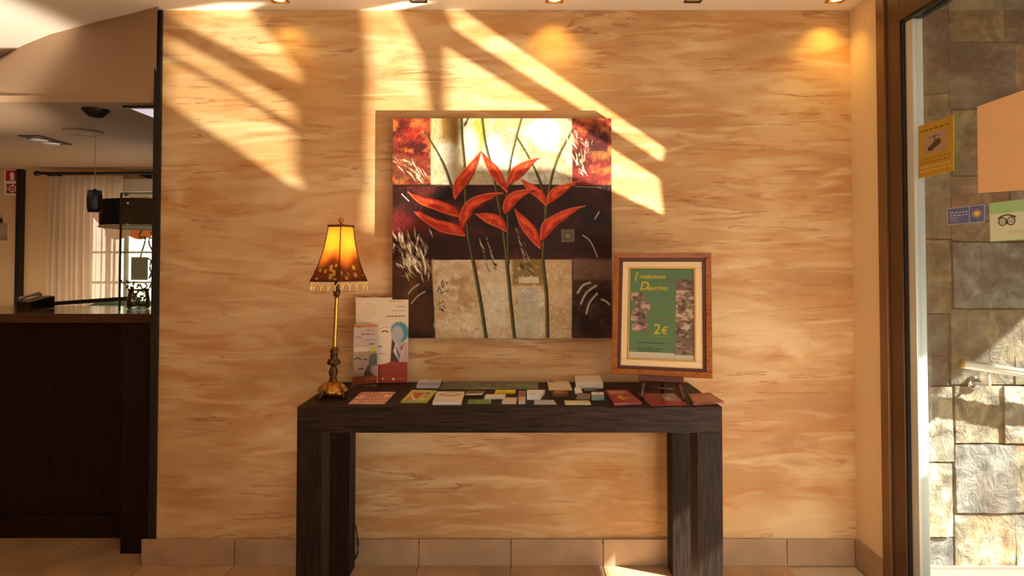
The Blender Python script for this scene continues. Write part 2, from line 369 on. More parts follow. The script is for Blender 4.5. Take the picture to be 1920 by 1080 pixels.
# window
wd = fin('window_1', B(wx0 - .03, wx1 + .03, YF - .03, YF + .15, wz0 - .03, wz0, bev=.003), 'beige'); wd['kind'] = 'structure'
mw = P('window_white', (214, 204, 188), .5)
def wb(a, b, c, d, n, t=.03): fin(n, B(a, b, YF + .03, YF + .03 + t, c, d, bev=.002), mw, wd)
wb(wx0, wx0 + .04, wz0, wz1, 'window_frame'); wb(wx1 - .04, wx1, wz0, wz1, 'window_frame')
wb(wx0, wx1, wz1 - .02, wz1, 'window_frame'); wb(wx0, wx1, wz0, wz0 + .03, 'window_frame')
for px in (197, 231): wb(fy(px, 400).x - .012, fy(px, 400).x + .012, wz0, wz1, 'mullion')
for py in (473, 530): wb(wx0, wx1, fy(200, py).z - .008, fy(200, py).z + .008, 'glazing_bar')
fin('pane', B(wx0, wx1, YF + .05, YF + .054, wz0, wz1), 'acr', wd)
fin('roller_box', B(fy(228, 340).x, wx1, YF - .04, YF, fy(228, 361).z, fy(228, 336).z, bev=.004), mw, wd)
# slate wall outside
YS = -.06; sw = fin('wall_slate', B(XR + .25, 4.2, YS + .02, .15, -.3, 3.0), 'stone_base'); sw['kind'] = 'structure'
sm = {k: stone('slate_' + k, *v) for k, v in dict(
    olive=((104, 94, 68), (138, 124, 90), (128, 96, 52)), dark=((66, 62, 58), (96, 90, 84), (80, 64, 48)), red=((112, 84, 66), (142, 108, 80), (150, 82, 44)),
    blue=((92, 98, 98), (126, 130, 126), (128, 98, 72)), gold=((140, 128, 100), (180, 168, 138), (190, 144, 88), .4), grey=((118, 118, 110), (150, 150, 140), (140, 120, 90)),
    pale=((160, 152, 128), (198, 190, 164), (196, 160, 100))).items()}
tiles = [(1690, -60, 1775, 175, 'dark'), (1690, 175, 1783, 313, 'olive'), (1690, 313, 1781, 447, 'olive'), (1690, 448, 1783, 587, 'olive'), (1690, 588, 1778, 722, 'dark'),
         (1690, 724, 1786, 864, 'pale'), (1690, 866, 1783, 1004, 'pale'), (1690, 1007, 1788, 1066, 'grey'),
         (1778, -60, 1882, 79, 'olive'), (1883, -60, 1990, 79, 'dark'), (1778, 80, 1901, 204, 'dark'), (1903, 83, 2010, 204, 'red'), (1786, 205, 1835, 329, 'olive'), (1837, 205, 1950, 329, 'olive'),
         (1784, 330, 1893, 452, 'red'), (1895, 330, 2010, 452, 'blue'), (1786, 454, 1838, 577, 'blue'), (1839, 454, 1985, 577, 'blue'), (1783, 579, 1900, 720, 'olive'), (1902, 579, 2010, 720, 'olive'),
         (1791, 722, 1880, 830, 'gold'), (1882, 722, 2000, 830, 'pale'), (1791, 832, 1904, 960, 'grey'), (1906, 832, 2010, 960, 'gold'), (1791, 962, 1904, 1066, 'gold'), (1906, 962, 2010, 1066, 'pale')]
rnd = random.Random(5)
def slate(x0, x1, z0, z1, kind):
    bm = bmesh.new(); n = 9; pr = rnd.uniform(.002, .012); g = []
    sx, sz = rnd.uniform(-.006, .006), rnd.uniform(-.006, .006)
    for j in range(n + 1):
        row = []
        for i in range(n + 1):
            u, v = i / n, j / n; e = i in (0, n) or j in (0, n); jit = .0016
            y = YS - pr - sx * (u - .5) - sz * (v - .5) - (0 if e else rnd.uniform(-.0022, .0032))
            row.append(bm.verts.new((x0 + (x1 - x0) * u + (rnd.uniform(-jit, jit) if e else 0), y, z0 + (z1 - z0) * v + (rnd.uniform(-jit, jit) if e else 0))))
        g.append(row)
    for j in range(n):
        for i in range(n): bm.faces.new((g[j][i], g[j][i + 1], g[j + 1][i + 1], g[j + 1][i]))
    per = g[0][:] + [g[j][n] for j in range(1, n + 1)] + g[n][:n][::-1] + [g[j][0] for j in range(n - 1, 0, -1)]
    bk = [bm.verts.new((v.co.x, YS + .02, v.co.z)) for v in per]
    for i in range(len(per)): bm.faces.new((per[i], per[i - 1], bk[i - 1], bk[i]))
    fin('slate_tile', bm, sm[kind], sw)
for a, b_, c, d, k in tiles:
    p, q = on_y(a, d, YS), on_y(c, b_, YS); slate(max(p.x, XR + .16), q.x - .004, p.z, q.z - .004, k)
zs = [on_y(1950, y, YS).z for y in (1066, 961, 831, 721, 578, 453, 329, 204, 80, -60)]
for z0, z1 in zip(zs, zs[1:]):
    x = 2.42 + rnd.uniform(0, .04)
    while x < 4.0:
        x2 = x + rnd.uniform(.24, .34); slate(x, x2 - .004, z0, z1 - .004, rnd.choice(list(sm))); x = x2
zf = on_y(1850, 1068, YS - .012).z
o = fin('forecourt_paving', B(XR + .1, 9, -7, YS + .02, zf - .2, zf), 'ext'); o['kind'] = 'structure'
o = fin('trim_3', B(XR + .2, 4.2, YS - .014, YS + .02, zf, zf + .012), 'grey'); o['kind'] = 'structure'
# entrance canopy slab, out of view; outline shaped to set the sunlit edges
bm = prism(bmesh.new(), [(XR + .12, -3.6, 2.6), (3.40, -3.6, 2.6), (3.40, -1.22, 2.6), (3.95, -1.22, 2.6), (3.95, .15, 2.6), (XR + .12, .15, 2.6)], (0, 0, .12))
o = fin('canopy', bm, 'beige'); o['kind'] = 'structure'
# unseen cut-out plate, added so its openings shape the glint into wall streaks
holes = [[(335, -30), (420, -30), (558, 128), (558, 156), (322, 36)], [(309, 64), (400, 112), (548, 196), (550, 232), (309, 96)],
         [(309, 108), (440, 178), (548, 247), (549, 316), (562, 352), (545, 348), (309, 190)],
         [(674, -40), (730, -40), (740, 18), (785, 95), (803, 200), (803, 330), (697, 442), (682, 425), (684, 370), (697, 350), (688, 290), (692, 120)],
         [(835, 88), (1020, 200), (1235, 335), (1242, 402), (1147, 357), (1000, 300), (835, 300)],
         [(838, 20), (866, 20), (1246, 278), (1238, 302), (1120, 225), (850, 55)]]
XG = 2.4
def gob(px, py):
    p = on_y(px, py, 0); t_ = (XG - GL.x) / (p.x - GL.x); return Vector((XG, GL.y + (0 - GL.y) * t_, GL.z + (p.z - GL.z) * t_))
loops = [[Vector((XG, -1.55, .0)), Vector((XG, -.78, .0)), Vector((XG, -.78, 1.3)), Vector((XG, -1.55, 1.3))]] + [[gob(*p) for p in h] for h in holes]
tris = tessellate_polygon([[Vector((v.y, v.z, 0)) for v in l] for l in loops]); flat = [v for l in loops for v in l]
bm = bmesh.new(); vs = [bm.verts.new(v) for v in flat]
for t_ in tris:
    try: bm.faces.new([vs[i] for i in t_])
    except ValueError: pass
g = bmesh.ops.extrude_face_region(bm, geom=bm.faces[:])
for v in g['geom']:
    if isinstance(v, bmesh.types.BMVert): v.co.x += .0015
o = fin('glint_gobo', bm, 'blackmetal'); tag(o, 'dark cut-out plate added out of view to shape the glint on the wall', 'screen')
o = fin('gobo_foot', B(XG - .05, XG + .05, -1.55, -.78, zf, 0, bev=.003), 'blackmetal', o)

# door and frame
d1 = fin('door_1', B(XR - .012, XR + .06, yJ - .055, yJ, 0, ZC - .01, bev=.002), 'bronze'); d1['kind'] = 'structure'
y2, y3, y4, y5 = [on_x(px, 500, XR).y for px in (1668, 1693, 1698, 1712)]
ztop = on_x(1695, 40, XR).z
fin('frame_post', B(XR - .002, XR + .06, y3, y2 - .001, 0, ZC - .04, bev=.002), 'bronze2', d1)
fin('gasket', B(XR + .004, XR + .05, y4, y3, 0, ztop), 'black', d1)
fin('leaf_edge', B(XR + .01, XR + .05, y5, y4, .0, ztop, bev=.003), 'alu', d1)
fin('frame_head', B(XR - .012, XR + .06, -1.95, yJ - .055, ZC - .045, ZC - .002, bev=.002), 'bronze', d1)
fin('frame_head_inner', B(XR - .002, XR + .06, -1.95, y3, ztop + .012, ZC - .046, bev=.002), 'bronze2', d1)
fin('head_gasket', B(XR + .004, XR + .05, -1.95, y4, ztop, ztop + .012), 'black', d1)
fin('glass_pane', B(XR + .022, XR + .030, -1.95, y5, .02, ztop), 'glass', d1)
fin('threshold', B(XR, XR + .1, -1.95, y3, -.006, .012), 'bronze2', d1)
fin('closing_post', B(XR, XR + .06, -2.01, -1.95, 0, ZC - .01), 'bronze', d1)
o = fin('wall_entrance', B(XR, XR + .12, -5.2, -2.01, 0, ZC), 'cream'); o['kind'] = 'structure'

# ------------------------------------------------------------------ console table
L = on_y(555, 900, -.49).x; R = on_y(1356, 900, -.49).x; YT = -.485; YB = -.018; LW = .0925
tb = root('console_table', ((L + R) / 2, (YT + YB) / 2, 0), 'dark wenge console table with thick square legs against the streaked wall', 'table')
fin('tabletop', B(L, R, YT, YB, TZ - .094, TZ, bev=.0015), 'tabx', tb)
for a in (L, R - LW):
    for b_ in (YT, YB - LW): fin('leg', B(a, a + LW, b_, b_ + LW, 0, TZ - .0942, bev=.0015), 'tabz', tb)
bm = T([on_y(*p, -.0185) for i, p in enumerate([(667, 985), (669, 1000), (672, 1020), (671, 1036), (667, 1046), (665, 1049)])], .0028, 8)
tag(fin('power_cable', bm, 'black', smooth=True), 'thin black cable looping beside the rear left table leg', 'cable')

# ------------------------------------------------------------------ painting
pz1, pz0 = on_y(940, 222, -.036).z, on_y(940, 634, -.036).z; pxa, pxb = on_y(736, 430, -.036).x, on_y(1147, 430, -.036).x
c = Cv(400, 400, (52, 24, 20), 38, 30, 1048, 1042)
rg = random.Random(11)
c.blotch(200, 120, 1, .45, .7, (86, 28, 22), .9); c.blotch(120, 90, 2, .5, .75, (30, 14, 12), .8)
c.rect(30, 20, 213, 335, (122, 40, 28)); c.blotch(90, 70, 3, .45, .7, (64, 20, 16), .9, (30, 20, 213, 335)); c.blotch(60, 50, 4, .56, .74, (196, 104, 44), .8, (30, 20, 213, 335))
c.blotch(70, 70, 40, .55, .75, (112, 76, 40), .8, (30, 180, 213, 335)); c.blotch(100, 60, 43, .5, .7, (150, 30, 24), .7, (30, 30, 213, 130))
c.rect(865, 20, 1060, 340, (112, 34, 28)); c.blotch(80, 70, 5, .5, .72, (60, 24, 20), .9, (865, 20, 1060, 340)); c.blotch(60, 50, 6, .55, .75, (190, 110, 50), .8, (865, 20, 1060, 340))
c.blotch(60, 90, 44, .52, .7, (140, 100, 44), .7, (930, 180, 1060, 340))
c.rect(213, 20, 866, 338, (178, 160, 124)); rr = (213, 20, 866, 338)
c.blotch(130, 100, 7, .5, .68, (206, 202, 188), .95, rr); c.blotch(120, 120, 8, .55, .72, (174, 140, 80), .45, rr); c.blotch(22, 22, 77, .5, .72, (130, 120, 100), .45, rr); c.blotch(60, 50, 9, .6, .78, (150, 138, 116), .6, rr)
c.rect(262, 20, 345, 150, (128, 92, 34), .85, 24); c.rect(400, 20, 465, 180, (200, 148, 40), .7, 30); c.rect(505, 20, 640, 80, (190, 150, 60), .6, 25)
c.ell(745, 100, 60, 70, (236, 232, 224), .85, 40); c.ell(500, 190, 50, 80, (240, 232, 212), .7, 30); c.ell(390, 150, 45, 80, (232, 226, 208), .7, 25); c.ell(285, 190, 50, 60, (200, 196, 180), .6, 25)
c.rect(30, 338, 1060, 685, (46, 17, 14)); c.blotch(160, 90, 10, .48, .7, (88, 30, 24), .85, (30, 338, 1060, 685)); c.blotch(120, 60, 12, .5, .7, (28, 12, 12), .8, (30, 338, 1060, 685))
c.ell(70, 520, 90, 50, (120, 28, 26), .6, 40); c.line([(38, 344), (220, 340), (500, 346), (700, 338), (1048, 350)], 7, (34, 14, 12), .8)
c.line([(880, 345), (960, 348), (1000, 352)], 4, (210, 190, 150), .6); c.line([(240, 342), (400, 338)], 3, (180, 150, 120), .4)
c.rect(30, 685, 232, 1060, (70, 38, 22)); c.blotch(110, 110, 13, .45, .7, (38, 20, 14), .9, (30, 685, 232, 1060)); c.blotch(90, 120, 14, .6, .8, (116, 72, 34), .7, (30, 685, 232, 1060))
c.poly([(218, 684), (866, 682), (864, 1045), (238, 1045)], (184, 156, 118)); rr = (226, 684, 866, 1045)
c.blotch(120, 60, 15, .45, .7, (206, 184, 150), .9, rr); c.blotch(80, 90, 16, .52, .75, (156, 118, 70), .7, rr); c.blotch(30, 26, 17, .55, .8, (220, 202, 172), .7, rr)
c.rect(440, 684, 575, 1045, (186, 168, 136), .5, 10); c.rect(590, 680, 735, 800, (112, 86, 36), .8, 16); c.rect(612, 815, 720, 1045, (176, 166, 146), .75, 14); c.rect(618, 762, 712, 790, (216, 204, 180), .75, 8)
c.rect(470, 790, 560, 990, (208, 196, 170), .5, 20); c.rect(735, 684, 862, 1045, (186, 150, 98), .5, 8)
c.rect(866, 678, 1060, 1060, (66, 38, 28)); c.blotch(90, 80, 18, .5, .72, (34, 20, 15), .9, (866, 678, 1060, 1060)); c.rect(868, 680, 1060, 775, (140, 108, 86), .7, 16)
c.blotch(50, 50, 45, .5, .75, (104, 70, 50), .6, (866, 678, 1060, 1060)); c.line([(866, 680), (864, 1040)], 4, (60, 44, 36), .8)
for _ in range(900):   # dabbed highlights of the plaster ground
    x, y = rg.uniform(238, 860), rg.uniform(700, 1035); 
    if rg.random() < .3: c.ell(x, y, rg.uniform(3, 9), rg.uniform(2, 6), rg.choice([(222, 208, 180), (230, 220, 196), (150, 120, 80)]), .4, 4)
def spl(pts, k=8):
    o = []; P_ = [pts[0]] + list(pts) + [pts[-1]]
    for a, b2, c2, d2 in zip(P_, P_[1:], P_[2:], P_[3:]):
        for i in range(k):
            t_ = i / k; o.append(tuple(.5 * ((2 * b2[m]) + (-a[m] + c2[m]) * t_ + (2 * a[m] - 5 * b2[m] + 4 * c2[m] - d2[m]) * t_ ** 2 + (-a[m] + 3 * b2[m] - 3 * c2[m] + d2[m]) * t_ ** 3) for m in (0, 1)))
    return o + [pts[-1]]
stems = [[(355, 30), (358, 120), (370, 250), (374, 380), (385, 560), (410, 690), (440, 850), (470, 1042)], [(450, 30), (465, 140), (500, 280), (530, 440), (555, 600), (572, 760), (585, 900), (600, 1042)],
         [(632, 30), (600, 150), (578, 260), (566, 380), (570, 520), (572, 700)], [(185, 95), (240, 180), (280, 260), (312, 350)], [(612, 120), (660, 200), (705, 290), (735, 380), (742, 470)],
         [(868, 85), (810, 190), (775, 290), (752, 420), (738, 560), (732, 690), (748, 850), (752, 1042)], [(385, 30), (370, 60)]]
for i, st in enumerate(stems):
    q = spl(st); wd = 12 if i in (0, 1, 5) else 9
    c.line(q, wd, (44, 38, 20), .95); c.line(q[len(q) // 2:], wd * 1.35, (40, 34, 18), .9); c.line([(x - 3, y) for x, y in q], wd * .4, (122, 112, 48), .85, 3)
for (x, y) in ((435, 575), (470, 580), (605, 540), (640, 600)):
    for k in range(14):
        yy = y + k * 11; xx = x + k * 3; c.line([(xx, yy), (xx + rg.uniform(4, 14), yy + rg.uniform(10, 22))], 4, rg.choice([(150, 138, 92), (196, 184, 140), (52, 50, 28)]), .75)
petals = [([(445, 180), (372, 262), (325, 320), (318, 372), (326, 402), (352, 372), (392, 318), (425, 250)], 0), ([(445, 180), (468, 250), (510, 315), (566, 372), (556, 320), (528, 262), (480, 215)], 1),
          ([(716, 210), (640, 232), (592, 262), (572, 300), (566, 345), (600, 322), (650, 280), (690, 232)], 0), ([(628, 310), (662, 360), (715, 405), (748, 435), (742, 385), (702, 345), (660, 325)], 1),
          ([(905, 320), (835, 335), (785, 352), (757, 385), (752, 425), (795, 402), (845, 362), (875, 334)], 0), ([(108, 370), (160, 420), (230, 450), (300, 475), (346, 484), (325, 442), (262, 412), (175, 396)], 1),
          ([(140, 464), (190, 510), (260, 552), (330, 568), (372, 572), (345, 526), (285, 508), (205, 488), (165, 462)], 1), ([(545, 376), (480, 378), (400, 402), (358, 450), (347, 500), (360, 540), (382, 500), (412, 452), (470, 410)], 0),
          ([(420, 472), (470, 510), (520, 532), (562, 552), (552, 502), (522, 476), (468, 466)], 1), ([(700, 357), (640, 362), (588, 375), (555, 410), (547, 450), (556, 472), (592, 442), (625, 402), (670, 372)], 0),
          ([(603, 450), (625, 520), (670, 585), (718, 632), (716, 580), (690, 528), (650, 488)], 1), ([(925, 436), (855, 448), (780, 480), (728, 520), (720, 590), (745, 580), (790, 530), (840, 490), (890, 452)], 0)]
for pl, k in petals:
    q = spl(pl + [pl[0]], 5)[:-1]; cx_, cy_ = sum(p[0] for p in pl) / len(pl), sum(p[1] for p in pl) / len(pl)
    c.poly([(x + 2, y + 4) for x, y in q], (46, 10, 8), .8, 5); c.poly(q, (172, 42, 20)); 
    sh = [(cx_ + (x - cx_) * .66, cy_ + (y - cy_) * .6 - 4) for x, y in q]; c.poly(sh, (214, 84, 34), .85, 12)
    sh = [(cx_ + (x - cx_) * .4, cy_ + (y - cy_) * .32 + 6) for x, y in q]; c.poly(sh, (140, 22, 14), .7, 9)
    half = spl(pl[:len(pl) // 2 + 1], 6); c.line(half, 5, (232, 122, 74), .75, 4)
    for _ in range(9):
        t_ = rg.random(); a_ = q[int(t_ * (len(q) - 1))]; b_ = (cx_ + (a_[0] - cx_) * rg.uniform(.3, .7), cy_ + (a_[1] - cy_) * rg.uniform(.3, .7))
        c.line([b_, ((a_[0] + b_[0]) / 2, (a_[1] + b_[1]) / 2)], 4, rg.choice([(238, 140, 70), (120, 16, 12), (226, 100, 50)]), .55, 4)
def strokes(x, y, n, sp, ln, ang, cols_, wd=4, spread=.5):
    for _ in range(int(n * 1.7)):
        a = ang + rg.uniform(-spread, spread); xx, yy = x + rg.gauss(0, sp[0]), y + rg.gauss(0, sp[1]); l = rg.uniform(.3, 1) * ln; bd = rg.uniform(-.25, .25)
        p = [(xx + l * t_ * math.cos(a + bd * t_), yy - l * t_ * math.sin(a + bd * t_)) for t_ in (0, .35, .7, 1)]; cl = rg.choice(cols_); w0 = wd * rg.uniform(.35, .8); op = rg.uniform(.5, .95)
        c.line(p, w0, cl, op); c.line(p[1:3], w0 * 1.9, cl, op)
wc = [(236, 228, 206), (206, 190, 150), (250, 246, 236), (150, 132, 90), (120, 96, 60), (190, 170, 120)]
strokes(140, 700, 46, (36, 34), 60, 2.1, wc, 6, .5); strokes(120, 620, 26, (42, 26), 55, 2.0, wc, 6, .4); strokes(190, 740, 12, (20, 16), 60, 1.8, wc, 5, .4)
strokes(110, 260, 8, (36, 20), 60, 2.5, wc[:2], 3, .3); strokes(170, 300, 10, (20, 16), 70, 2.2, wc[:2], 3, .25)
strokes(880, 150, 14, (12, 22), 44, 1.9, wc, 4, .5); strokes(905, 250, 20, (20, 36), 40, 1.8, wc, 4, .5); strokes(935, 170, 8, (8, 18), 40, 1.9, wc, 3, .4)
for p in ([(890, 835), (915, 800), (948, 788)], [(905, 885), (930, 835), (975, 802)], [(930, 930), (945, 880), (980, 838)], [(1000, 865), (1018, 872), (1036, 888)], [(112, 838), (135, 812), (160, 796)], [(125, 885), (155, 850), (190, 828)], [(915, 570), (950, 600), (982, 670)], [(970, 495), (985, 470), (990, 462)], [(80, 380), (112, 412)]):
    c.line(spl(p), 9 if p[0][1] > 790 and p[0][0] > 880 else 5, (214, 200, 170), .85)
c.rect(815, 543, 876, 602, (128, 112, 84), .7); c.rect(826, 556, 864, 590, (76, 64, 44), .8); c.rect(836, 564, 856, 582, (150, 134, 100), .7)
for k in range(26): x, y = rg.uniform(250, 292), rg.uniform(778, 840) if k < 17 else rg.uniform(874, 912); c.line([(x, y), (x + rg.uniform(-14, 14), y + rg.uniform(-14, 14))], 4, (44, 32, 26), .8)
for k in range(16): x, y = rg.uniform(635, 695), rg.uniform(850, 915); c.line([(x, y), (x + rg.uniform(-12, 12), y + rg.uniform(-8, 8))], 3, (140, 132, 116), .6)
for k in range(10): x, y = rg.choice([465, 505, 630, 655]), rg.uniform(695, 730); c.line([(x, y), (x + 12, y + 8)], 5, (40, 40, 24), .8)
c.a *= (.93 + .14 * c.noise(14, 14, 99, 3))[..., None]
pa = root('painting', ((pxa + pxb) / 2, -.018, pz0), 'square canvas painting of red heliconia flowers hung on the streaked wall', 'painting')
fin('canvas', B(pxa, pxb, -.035, -.001, pz0, pz1, bev=.0015), 'canvas', pa)
put('painted_face', c.sheet([(pxa, -.0362, pz1), (pxb, -.0362, pz1), (pxb, -.0362, pz0), (pxa, -.0362, pz0)]), 'oil', pa)

# ------------------------------------------------------------------ framed notice on its easel
bl, br = on_y(1147, 700, -2.77 + 2.475), on_y(1336, 711, -2.77 + 2.37)
xa = (br - bl); W = xa.length; xa.z = 0; xn = xa.normalized(); back = Vector((-xn.y, xn.x, 0)); up = (Vector((0, 0, 1)) + back * .22)
base = (bl + br) / 2; FX = frame_m(base, xn, up); H = .487; hw = W / 2
fm = root('framed_notice', base, 'brown framed green notice with cream mount propped on a small easel', 'notice')
def ring(x0, x1, z0, z1, wdt, y0, y1):
    bm = bmesh.new()
    for a, b_, c_, d_ in ((x0, x1, z1 - wdt, z1), (x0, x1, z0, z0 + wdt), (x0, x0 + wdt, z0 + wdt, z1 - wdt), (x1 - wdt, x1, z0 + wdt, z1 - wdt)): box(bm, a, b_, y0, y1, c_, d_, bev=.0018)
    return bm
fin('moulding', ring(-hw, hw, 0, H, .022, -.014, .008), 'fwood', fm, X=FX)
fin('inner_moulding', ring(-hw + .022, hw - .022, .022, H - .022, .012, -.009, .006), 'fdark', fm, X=FX)
fin('mount', ring(-hw + .034, hw - .034, .034, H - .034, .026, -.004, .004), 'mat_', fm, X=FX)
fin('gilt_slip', ring(-hw + .060, hw - .060, .058, H - .058, .006, -.007, .003), 'trimgold', fm, X=FX)
fin('backing', B(-hw + .01, hw - .01, .002, .007, .01, H - .01), 'canvas', fm, X=FX)
c = Cv(150, 220, (94, 132, 84), 38, 70, 670, 990)      # crop coordinates of the notice
c.blotch(300, 300, 3, .4, .8, (104, 146, 96), .5)
def pic(x0, y0, x1, y1, sd, tint=(206, 172, 150)):
    c.rect(x0, y0, x1, y1, (132, 96, 84)); c.blotch(70, 45, sd, .45, .62, tint, .95, (x0, y0, x1, y1)); c.blotch(50, 30, sd + 50, .55, .7, (66, 40, 40), .85, (x0, y0, x1, y1))
for i, (y0, y1) in enumerate(((175, 290), (290, 425), (425, 570), (570, 700), (700, 820), (820, 940))): pic(492, y0, 670, y1 - 4, 20 + i, (226, 196, 166) if i in (1, 2, 3) else (178, 140, 122))
for i, (x0, y0, x1, y1) in enumerate(((48, 315, 182, 400), (90, 410, 240, 505), (48, 508, 205, 610), (66, 618, 218, 712))): pic(x0, y0, x1, y1, 33 + i, (224, 180, 160))
c.rect(30, 925, 480, 1000, (228, 212, 186)); c.rect(480, 940, 690, 1000, (228, 212, 186))
c.textline(300, 450, 436, 6, (150, 170, 110), 1, .6); c.textline(225, 450, 556, 8, (140, 80, 70), 2, .7); c.textline(245, 480, 590, 8, (140, 80, 70), 3, .7)
c.textline(105, 385, 824, 12, (24, 34, 22), 4, .9); c.textline(220, 270, 866, 8, (24, 34, 22), 6, .8); c.textline(115, 380, 884, 9, (24, 34, 22), 5, .85); c.textline(135, 355, 905, 10, (24, 34, 22), 7, .9); c.textline(240, 450, 760, 7, (190, 180, 60), 8, .7)
px0, px1, pz_0, pz_1 = -hw + .066, hw - .066, .064, H - .064
put('printed_notice', c.sheet([FX @ Vector(v) for v in ((px0, .0, pz_1), (px1, .0, pz_1), (px1, .0, pz_0), (px0, .0, pz_0))]), 'print', fm)
def np_(cx, cy): return FX @ Matrix.Translation((px0 + (px1 - px0) * (cx - 38) / 632, -.0008, pz_1 - (pz_1 - pz_0) * (cy - 70) / 920))
text('lettering', 'I', .050, 'yel', fm, np_(72, 195), .25, bold=.0005); text('lettering', 'nstalaciones', .0245, 'yel', fm, np_(128, 170), .2, sx=.86, bold=.0004)
text('lettering', 'D', .048, 'yel', fm, np_(130, 290), .25, bold=.0005); text('lettering', 'eportivas', .026, 'yel', fm, np_(208, 290), .2, sx=.84, bold=.0004)
text('lettering', '2', .056, 'yel', fm, np_(272, 738), .12, bold=.0006); text('lettering', '€', .040, 'yel', fm, np_(350, 738), .12, bold=.0006)
fin('glazing', B(px0, px1, -.0055, -.0035, pz_0, pz_1), glass('picture_glass', (.97, .97, .96, 1), .5), fm, X=FX)
es = root('tabletop_easel', (base.x, base.y, TZ), 'small mahogany tabletop easel with turned legs holding the framed notice', 'easel')
def ez(x, y, z): return FX @ Vector((x, y, z))
fin('ledge', B(-.085, .085, -.022, .024, -.022, -.0005, bev=.002), 'mahog', es, X=FX)
for s_ in (-1, 1):
    a = ez(s_ * .066, .0, -.02); e = Vector((a.x + s_ * .012, a.y - .03, TZ + .004)); pts = [a.lerp(e, k / 7) for k in range(8)]
    fin('leg', T(pts, [.0075, .0045, .0085, .0055, .0045, .008, .0055, .0075], 12), 'mahog', es, smooth=True)
    fin('upright', T([ez(s_ * .06, .020, -.01), ez(s_ * .01, .022, .40)], .006, 8), 'mahog', es, smooth=True)
a = ez(0, .024, .12); fin('rear_leg', T([a, Vector((base.x + back.x * .10, base.y + back.y * .10, TZ + .004))], .0065, 10), 'mahog', es, smooth=True)
fin('crossbar', T([ez(-.064, .006, -.045), ez(.064, .006, -.045)], .0035, 8), 'mahog', es, smooth=True)

# ------------------------------------------------------------------ table lamp
lc_ = on_z(624, 744, TZ); lx, ly = lc_.x, lc_.y
lx += 0; kk = .036
lp = root('table_lamp', (lx, ly, TZ), 'antique brass table lamp with glowing amber bell shade and beaded fringe', 'lamp')
def shear(bm):
    for v in bm.verts: v.co.x += (v.co.z - TZ - .05) * kk if v.co.z > TZ + .05 else 0
    return bm
bm = bmesh.new(); n = 48; rings = []
for r, z in ((.030, .012), (.052, .014), (.056, .022), (.050, .034), (.044, .040), (.036, .052), (.022, .058), (.014, .062)):
    rings.append([bm.verts.new((lx + r * (1 + .10 * math.cos(8 * a) * (r > .03)) * math.cos(a), ly + r * (1 + .10 * math.cos(8 * a) * (r > .03)) * math.sin(a), TZ + z + (.004 * math.cos(4 * a) if r > .04 else 0))) for a in [2 * PI * k / n for k in range(n)]])
for A, C in zip(rings, rings[1:]):
    for k in range(n): bm.faces.new((A[k], A[(k + 1) % n], C[(k + 1) % n], C[k]))
bm.faces.new(rings[0][::-1]); bm.faces.new(rings[-1]); fin('base', bm, 'gold', lp, smooth=True)
for k in range(4):
    a = PI / 4 + k * PI / 2 + .2; dx, dy = math.cos(a), math.sin(a)
    fin('foot', T([(lx + dx * q, ly + dy * q, TZ + z) for q, z in ((.036, .030), (.050, .026), (.058, .014), (.064, .007), (.070, .0085), (.068, .014))], [.007, .010, .009, .007, .006, .003], 10), 'golddk', lp, smooth=True)
prof = [(.012, .055), (.017, .06), (.015, .07), (.012, .078), (.016, .086), (.018, .10), (.014, .112), (.010, .118), (.012, .122), (.024, .128), (.026, .136), (.022, .146), (.012, .152), (.015, .156), (.014, .172), (.018, .178), (.012, .186), (.010, .19)]
fin('baluster', shear(lathe(bmesh.new(), (lx, ly, TZ), prof)), 'golddk', lp, smooth=True)
bm = bmesh.new()
for k in range(5):
    a = 2 * PI * k / 5; tube(bm, [(lx + math.cos(a) * q, ly + math.sin(a) * q, TZ + z) for q, z in ((.005, .186), (.016, .193), (.024, .190), (.027, .194))], [.004, .004, .0035, .002], 8)
fin('leaf_collar', shear(bm), 'gold', lp, smooth=True)
fin('pole', shear(lathe(bmesh.new(), (lx, ly, TZ), [(.0085, .188), (.0075, .20), (.0075, .385), (.0085, .395)])), P('lamp_brass', (190, 140, 58), .22, 1), lp, smooth=True)
fin('neck', shear(lathe(bmesh.new(), (lx, ly, TZ), [(.008, .393), (.014, .398), (.011, .406), (.016, .412), (.009, .420), (.007, .432), (.012, .438), (.008, .455), (.004, .47), (.004, .64)])), 'golddk', lp, smooth=True)
zb, zt2 = .455, .668
ph0 = math.radians(-90 + 15); cxs = lx + .022; lxs = cxs
def shade_r(s_): return .052 + (.116 - .052) * (.38 * s_ + .62 * s_ ** 2.3)
NA, NZ = 120, 60; vv = []; cc = []; arr = np.random.RandomState(4)
flow = [(arr.rand() * 2 * PI, arr.uniform(.72, .97), arr.uniform(.05, .11)) for _ in range(46)]
for j in range(NZ + 1):
    s_ = j / NZ
    for i in range(NA):
        a = 2 * PI * i / NA; m_ = (a / (PI / 3)) % 1; edge = abs(m_ - .5) * 2
        r = shade_r(s_) * math.cos(PI / 6) / math.cos((m_ - .5) * PI / 3); r *= 1.04
        th = a + ph0; vv.append((lxs + r * math.cos(th) + (1 - s_) * .006, ly + r * math.sin(th), TZ + zb + (zt2 - zb) * (1 - s_) - (.004 * (1 - edge) if j == NZ else 0)))
        col = np.array([.93, .33, .045]); k = np.clip((s_ - .50 - .10 * math.sin(a * 5)) / .22, 0, 1); col = col * (1 - k) + np.array([.20, .055, .02]) * k
        for fa, fs, fr in flow:
            da = (a - fa + PI) % (2 * PI) - PI; q = math.hypot(da * .9, (s_ - fs) * 1.3)
            if q < fr: col = np.array([.62, .38, .08]) if q < fr * .75 else np.array([.12, .04, .02])
        if s_ < .03 or s_ > .975: col = np.array([.05, .03, .02])
        if edge > .93: col = col * .18
        cc.append((*np.clip(col, 0, 1), 1))
